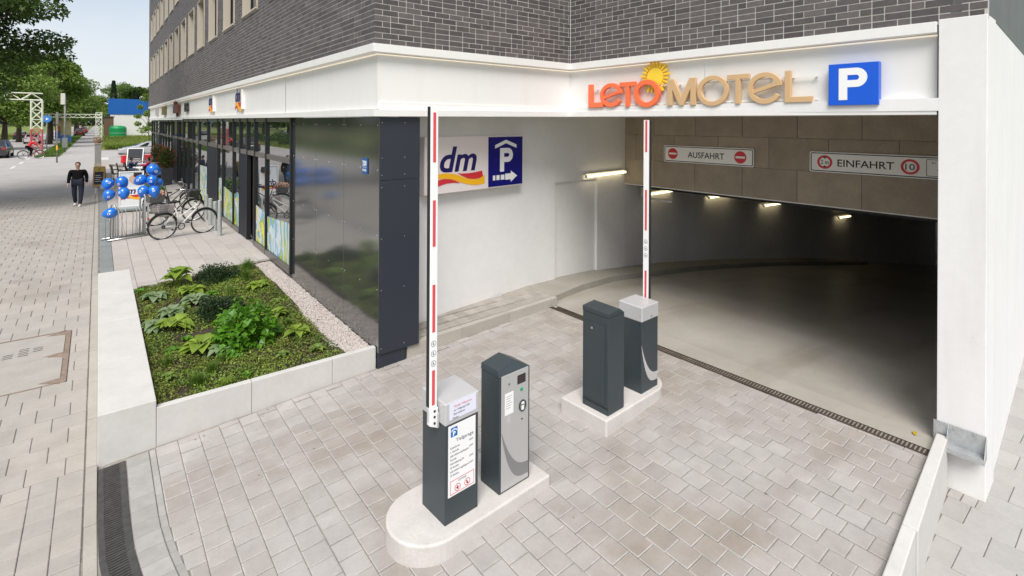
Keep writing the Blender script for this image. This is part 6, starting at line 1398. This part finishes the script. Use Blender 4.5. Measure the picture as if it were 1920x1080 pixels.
# hoarding, green container
t = thing('site_hoarding', 'long site container wall, blue above and white below, behind the meadow', 'hoarding', (1.9, 140, -.2), R(-2)); MB().box(0, 13.0, 0, 2.5, 0, 4.85).build('white_wall', hoardw_m, t); MB().box(-.35, 13.0, -.1, 2.6, 4.85, 8.2).build('blue_wall', hoardb_m, t)
for k in range(1, 5): MB().box(k * 2.6 - .04, k * 2.6 + .04, -.14, -.1, 4.85, 8.2).build('blue_batten', hoardb_m, t)
t = thing('green_container', 'round topped green container standing in the meadow', 'container', (2.75, 120, -.2)); MB().lathe([(1.25, 0), (1.3, .1), (1.3, 2.1), (1.1, 2.45), (.4, 2.6)], 20).build('body', green_m, t, smooth=40); MB().lathe([(1.315, 1.2), (1.315, 1.28)], 20).build('pale_band', galv_m, t)
t = thing('timber_shed', 'brown timber shed behind the footpath gantry', 'shed', (.8, 135, -.2)); MB().box(0, 1.6, 0, 3, 0, 4.2).build('wall', mat('brown_timber', (.16, .10, .06), .8, var=.3), t); b = MB(); b.box(-.15, 1.75, -.15, 3.15, 4.2, 4.4); b.build('roof', mat('dark_roof', (.08, .06, .05), .8), t)

# ================================================================== VEGETATION
def crown_points(n, blobs):
    per = [max(1, int(n * b[3])) for b in blobs]; P = []; Dn = []
    for (cx, cy, cz, fr, rx, ry, rz), k in zip(blobs, per):
        v = rng.normal(0, 1, (k, 3)); v /= np.linalg.norm(v, axis=1, keepdims=True); r = rng.random(k) ** .35; P.append(v * r[:, None] * np.array([rx, ry, rz]) + np.array([cx, cy, cz])); Dn.append(v)
    return np.concatenate(P), np.concatenate(Dn)
def tree(name, label, x, y, z, h, R_, trunk_h, n, leaf, m, nb=26, seed=1, trunk_r=.25, group=None, cat='tree', flat=1., reuse=None, low=.35, full=False):
    if reuse is not None:
        t = copy_tree(reuse[0]); t.name = name; t.location = (x, y, z); s = h / reuse[1]; t.scale = (s * random.uniform(.9, 1.1), s * random.uniform(.9, 1.1), s); t.rotation_euler = (0, 0, random.uniform(0, 6.28)); tag(t, label, cat, group); return t
    t = thing(name, label, cat, (x, y, z), 0, group); rs = np.random.default_rng(seed); blobs = []; tb = MB()
    tb.tube([(0, 0, -.1), (.05, .03, trunk_h * .5), (.0, .08, trunk_h), (.1, 0, h * .72)], trunk_r, 8, r2=trunk_r * .25)
    for i in range(nb):
        a = rs.uniform(0, 6.283); zz = trunk_h * .8 + (h - trunk_h * .8) * rs.uniform(low * .3, .93); q = (zz - trunk_h * .7) / (h - trunk_h * .7); prof_ = math.sin(math.pi * min(1, max(.06, q * .86 + .12))) ** .7; rr = R_ * (prof_ * rs.uniform(.45, .95) if not full else rs.uniform(.35, 1.0)); br = R_ * rs.uniform(.20, .38)
        c = (math.cos(a) * rr, math.sin(a) * rr, zz); blobs.append((*c, 1 / nb, br, br, br * .62 * flat)); st_ = (0, .05, trunk_h * .7 + (zz - trunk_h * .7) * .45)
        mid = ((st_[0] + c[0]) / 2, (st_[1] + c[1]) / 2, (st_[2] + c[2]) / 2 + .25); tb.tube([st_, mid, c], trunk_r * .28, 5, r2=.02)
    P, Dn = crown_points(n, blobs); k = len(P); Dr = Dn * .6 + rng.normal(0, .6, (k, 3)); Dr[:, 2] -= .35
    tag(leaves('crown', P, Dr, rng.uniform(.7, 1.25, k) * leaf, m, t, 1.0), kind='stuff'); tb.build('trunk', bark_m, t, smooth=True); return t
# near tree over the pavement, trunk outside the picture
tree('maple_tree', 'large dark maple reaching in from the left over the pavement', -5.7, 27.0, -.1, 15.0, 4.4, 4.9, 60000, .15, leafA_m, 100, 5, .34, low=.0, flat=.55, full=True)
tA = (tree('linden_tree', 'bright green linden first in the row along the footpath', -5.6, 100, -.1, 13.0, 5.2, 3.6, 15000, .36, leafB_m, 40, 11, .42, 'trees along the footpath'), 13.0)
tB = (tree('linden_tree', 'darker linden second in the row along the footpath', -6.6, 122, -.1, 14, 5.6, 3.6, 13000, .42, leafA_m, 40, 12, .4, 'trees along the footpath'), 14.0)
for i_, (x_, y_, h_, l_) in enumerate(((-8.6, 84, 11.5, 'broad linden left of the row, behind the gantry beam'), (-9.8, 112, 13.5, 'tall linden left of the row beyond the gantry'))): tree('linden_tree', l_, x_, y_, -.1, h_, 5, 3, 0, 0, leafB_m, group='trees along the footpath', reuse=(tA, tB)[i_ % 2])
ords = ['third', 'fourth', 'fifth', 'sixth', 'seventh', 'eighth']
for i, (x, y, h) in enumerate(((-5.4, 146, 13), (-6.2, 172, 14.5), (-5.4, 200, 14), (-6.0, 232, 15), (-6.5, 270, 15), (-6, 320, 15))): tree('linden_tree', 'linden ' + ords[i] + ' in the row along the footpath', x, y, -.1, h, 5, 3, 0, 0, leafB_m, group='trees along the footpath', reuse=(tA, tB)[i % 2])
mids = [(-21, 74, 10), (-20, 96, 11), (-24, 112, 12), (-18, 140, 12), (-28, 150, 15), (-16, 185, 14), (-20, 48, 10), (-22, 30, 11), (-21, 14, 10), (-22, 2, 10)]
wh = ['its trunk left of the gantry', 'behind the gantry beam', 'left of the gantry, tall', 'beyond the road bend', 'tallest of the median', 'farthest on the median', 'opposite the terrace', 'opposite the bicycle rack', 'opposite the planting bed', 'opposite the driveway']
for i, (x, y, h) in enumerate(mids): tree('median_tree', 'tree on the grass median across the road, ' + wh[i], x, y, -.2, h, 4.5, 3, 0, 0, leafA_m, group='trees on the grass median', reuse=(tB, tA)[i % 2])
far = [(-3, 420, 19), (7, 300, 21), (13, 290, 19), (19, 300, 20), (25, 290, 21), (32, 290, 22), (22, 200, 17), (-14, 400, 19), (-24, 380, 19)]
fw = ['at the end of the footpath', 'behind the left end of the blue hoarding', 'behind the blue hoarding', 'second behind the blue hoarding', 'third behind the blue hoarding', 'fourth behind the blue hoarding', 'near the corner of the building', 'at the end of the road', 'far left at the end of the road']
for i, (x, y, h) in enumerate(far): tree('background_tree', 'tree ' + fw[i], x, y, -.2, h, 5, 3, 0, 0, leafC_m, group='distant trees', reuse=(tB, tA)[i % 2])
for i, (x, y, h, lb) in enumerate(((4.4, 250, 19, 'taller dark conifer above the blue hoarding'), (11, 255, 16, 'shorter dark conifer right of the taller one'))):
    t = thing('conifer', lb, 'conifer', (x, y, -.2)); n = 4200; q = rng.random(n) ** .7; a = rng.uniform(0, 6.283, n); lay = 1 - .35 * ((q * 9) % 1); rr = (1 - q) * 3.2 * lay * rng.random(n) ** .4 + .1; P = np.stack([rr * np.cos(a), rr * np.sin(a), 1.5 + q * (h - 1.5) - rr * .15], 1); tag(leaves('crown', P, np.stack([np.cos(a), np.sin(a), np.full(n, -.35)], 1), .55, leafC_m, t, .5), kind='stuff'); MB().tube([(0, 0, 0), (0, 0, h * .9)], .2, 6, r2=.03).build('trunk', bark_m, t)
tree('young_tree', 'young slender tree in leaf at the far corner of the building', 4.35, 70.5, -.1, 6.6, 1.35, 2.2, 3200, .16, leafB_m, 16, 21, .06)
# meadow, verge and median grass
def blades(name, label, X, Y, Z, h, m, wd=.03):
    n = len(X); P = np.stack([X, Y, Z], 1); o = leaves(name, P, np.stack([rng.normal(0, .35, n), rng.normal(0, .35, n), np.ones(n)], 1), h, m, None, wd); return tag(o, label, None, None, 'stuff')
n = 26000; Y = 77 + 50 * rng.random(n) ** 1.4; X = .6 + rng.random(n) * (3 + (Y - 70) * .22); blades('meadow_grass', 'tall yellow-green meadow grass beyond the side street', X, Y, np.full(n, -.2), rng.uniform(.4, 1.0, n), meadow_m, .16)
n = 7000; Y = 62 + 90 * rng.random(n) ** 1.6; X = -4.4 + 1.6 * rng.random(n); blades('verge_grass', 'short green grass on the verge between road and footpath', X, Y, np.full(n, -.04), rng.uniform(.12, .28, n), grass_m, .25)
n = 16000; Y = -6 + 170 * rng.random(n) ** 1.2; X = -12.3 - 9 * rng.random(n) ** 1.3; blades('median_grass', 'rough green grass on the median across the road', X, Y, np.full(n, -.22), rng.uniform(.25, .6, n), meadow_m, .22)
for i in range(8):
    y = 8 + i * 14; bush('median_shrub', 'green shrub on the grass median, ' + ('opposite the planting bed', 'opposite the white bicycle', 'opposite the cafe table', 'short of the dark estate car', 'level with the dark estate car', 'past the red and white gantry', 'past the far gantry', 'farthest along the road')[i], -17.5 + (i % 3), y, 2.0, 4.6, 1.7, 1500, .30, leafA_m, 1.0, z=-.2, group='shrubs on the median')

# far-off wood that closes the horizon
n = 26000; a = rng.random(n); X = np.where(a < .55, rng.uniform(-170, 120, n), np.where(a < .8, rng.uniform(-62, -44, n), rng.uniform(40, 140, n))); Y = np.where(a < .55, rng.uniform(430, 470, n), np.where(a < .8, rng.uniform(0, 430, n), rng.uniform(330, 430, n))); hmax = 11 + 4 * np.sin(X * .09) + 3 * np.sin(Y * .07 + X * .02); Z = hmax * rng.random(n) ** .8
tag(leaves('distant_wood', np.stack([X, Y, Z], 1), np.stack([rng.normal(0, 1, n), rng.normal(-.5, .6, n), rng.normal(.2, .5, n)], 1), rng.uniform(1.2, 2.4, n), leafC_m, None, 1.2), 'far-off wood closing the view at the horizon', None, None, 'stuff')
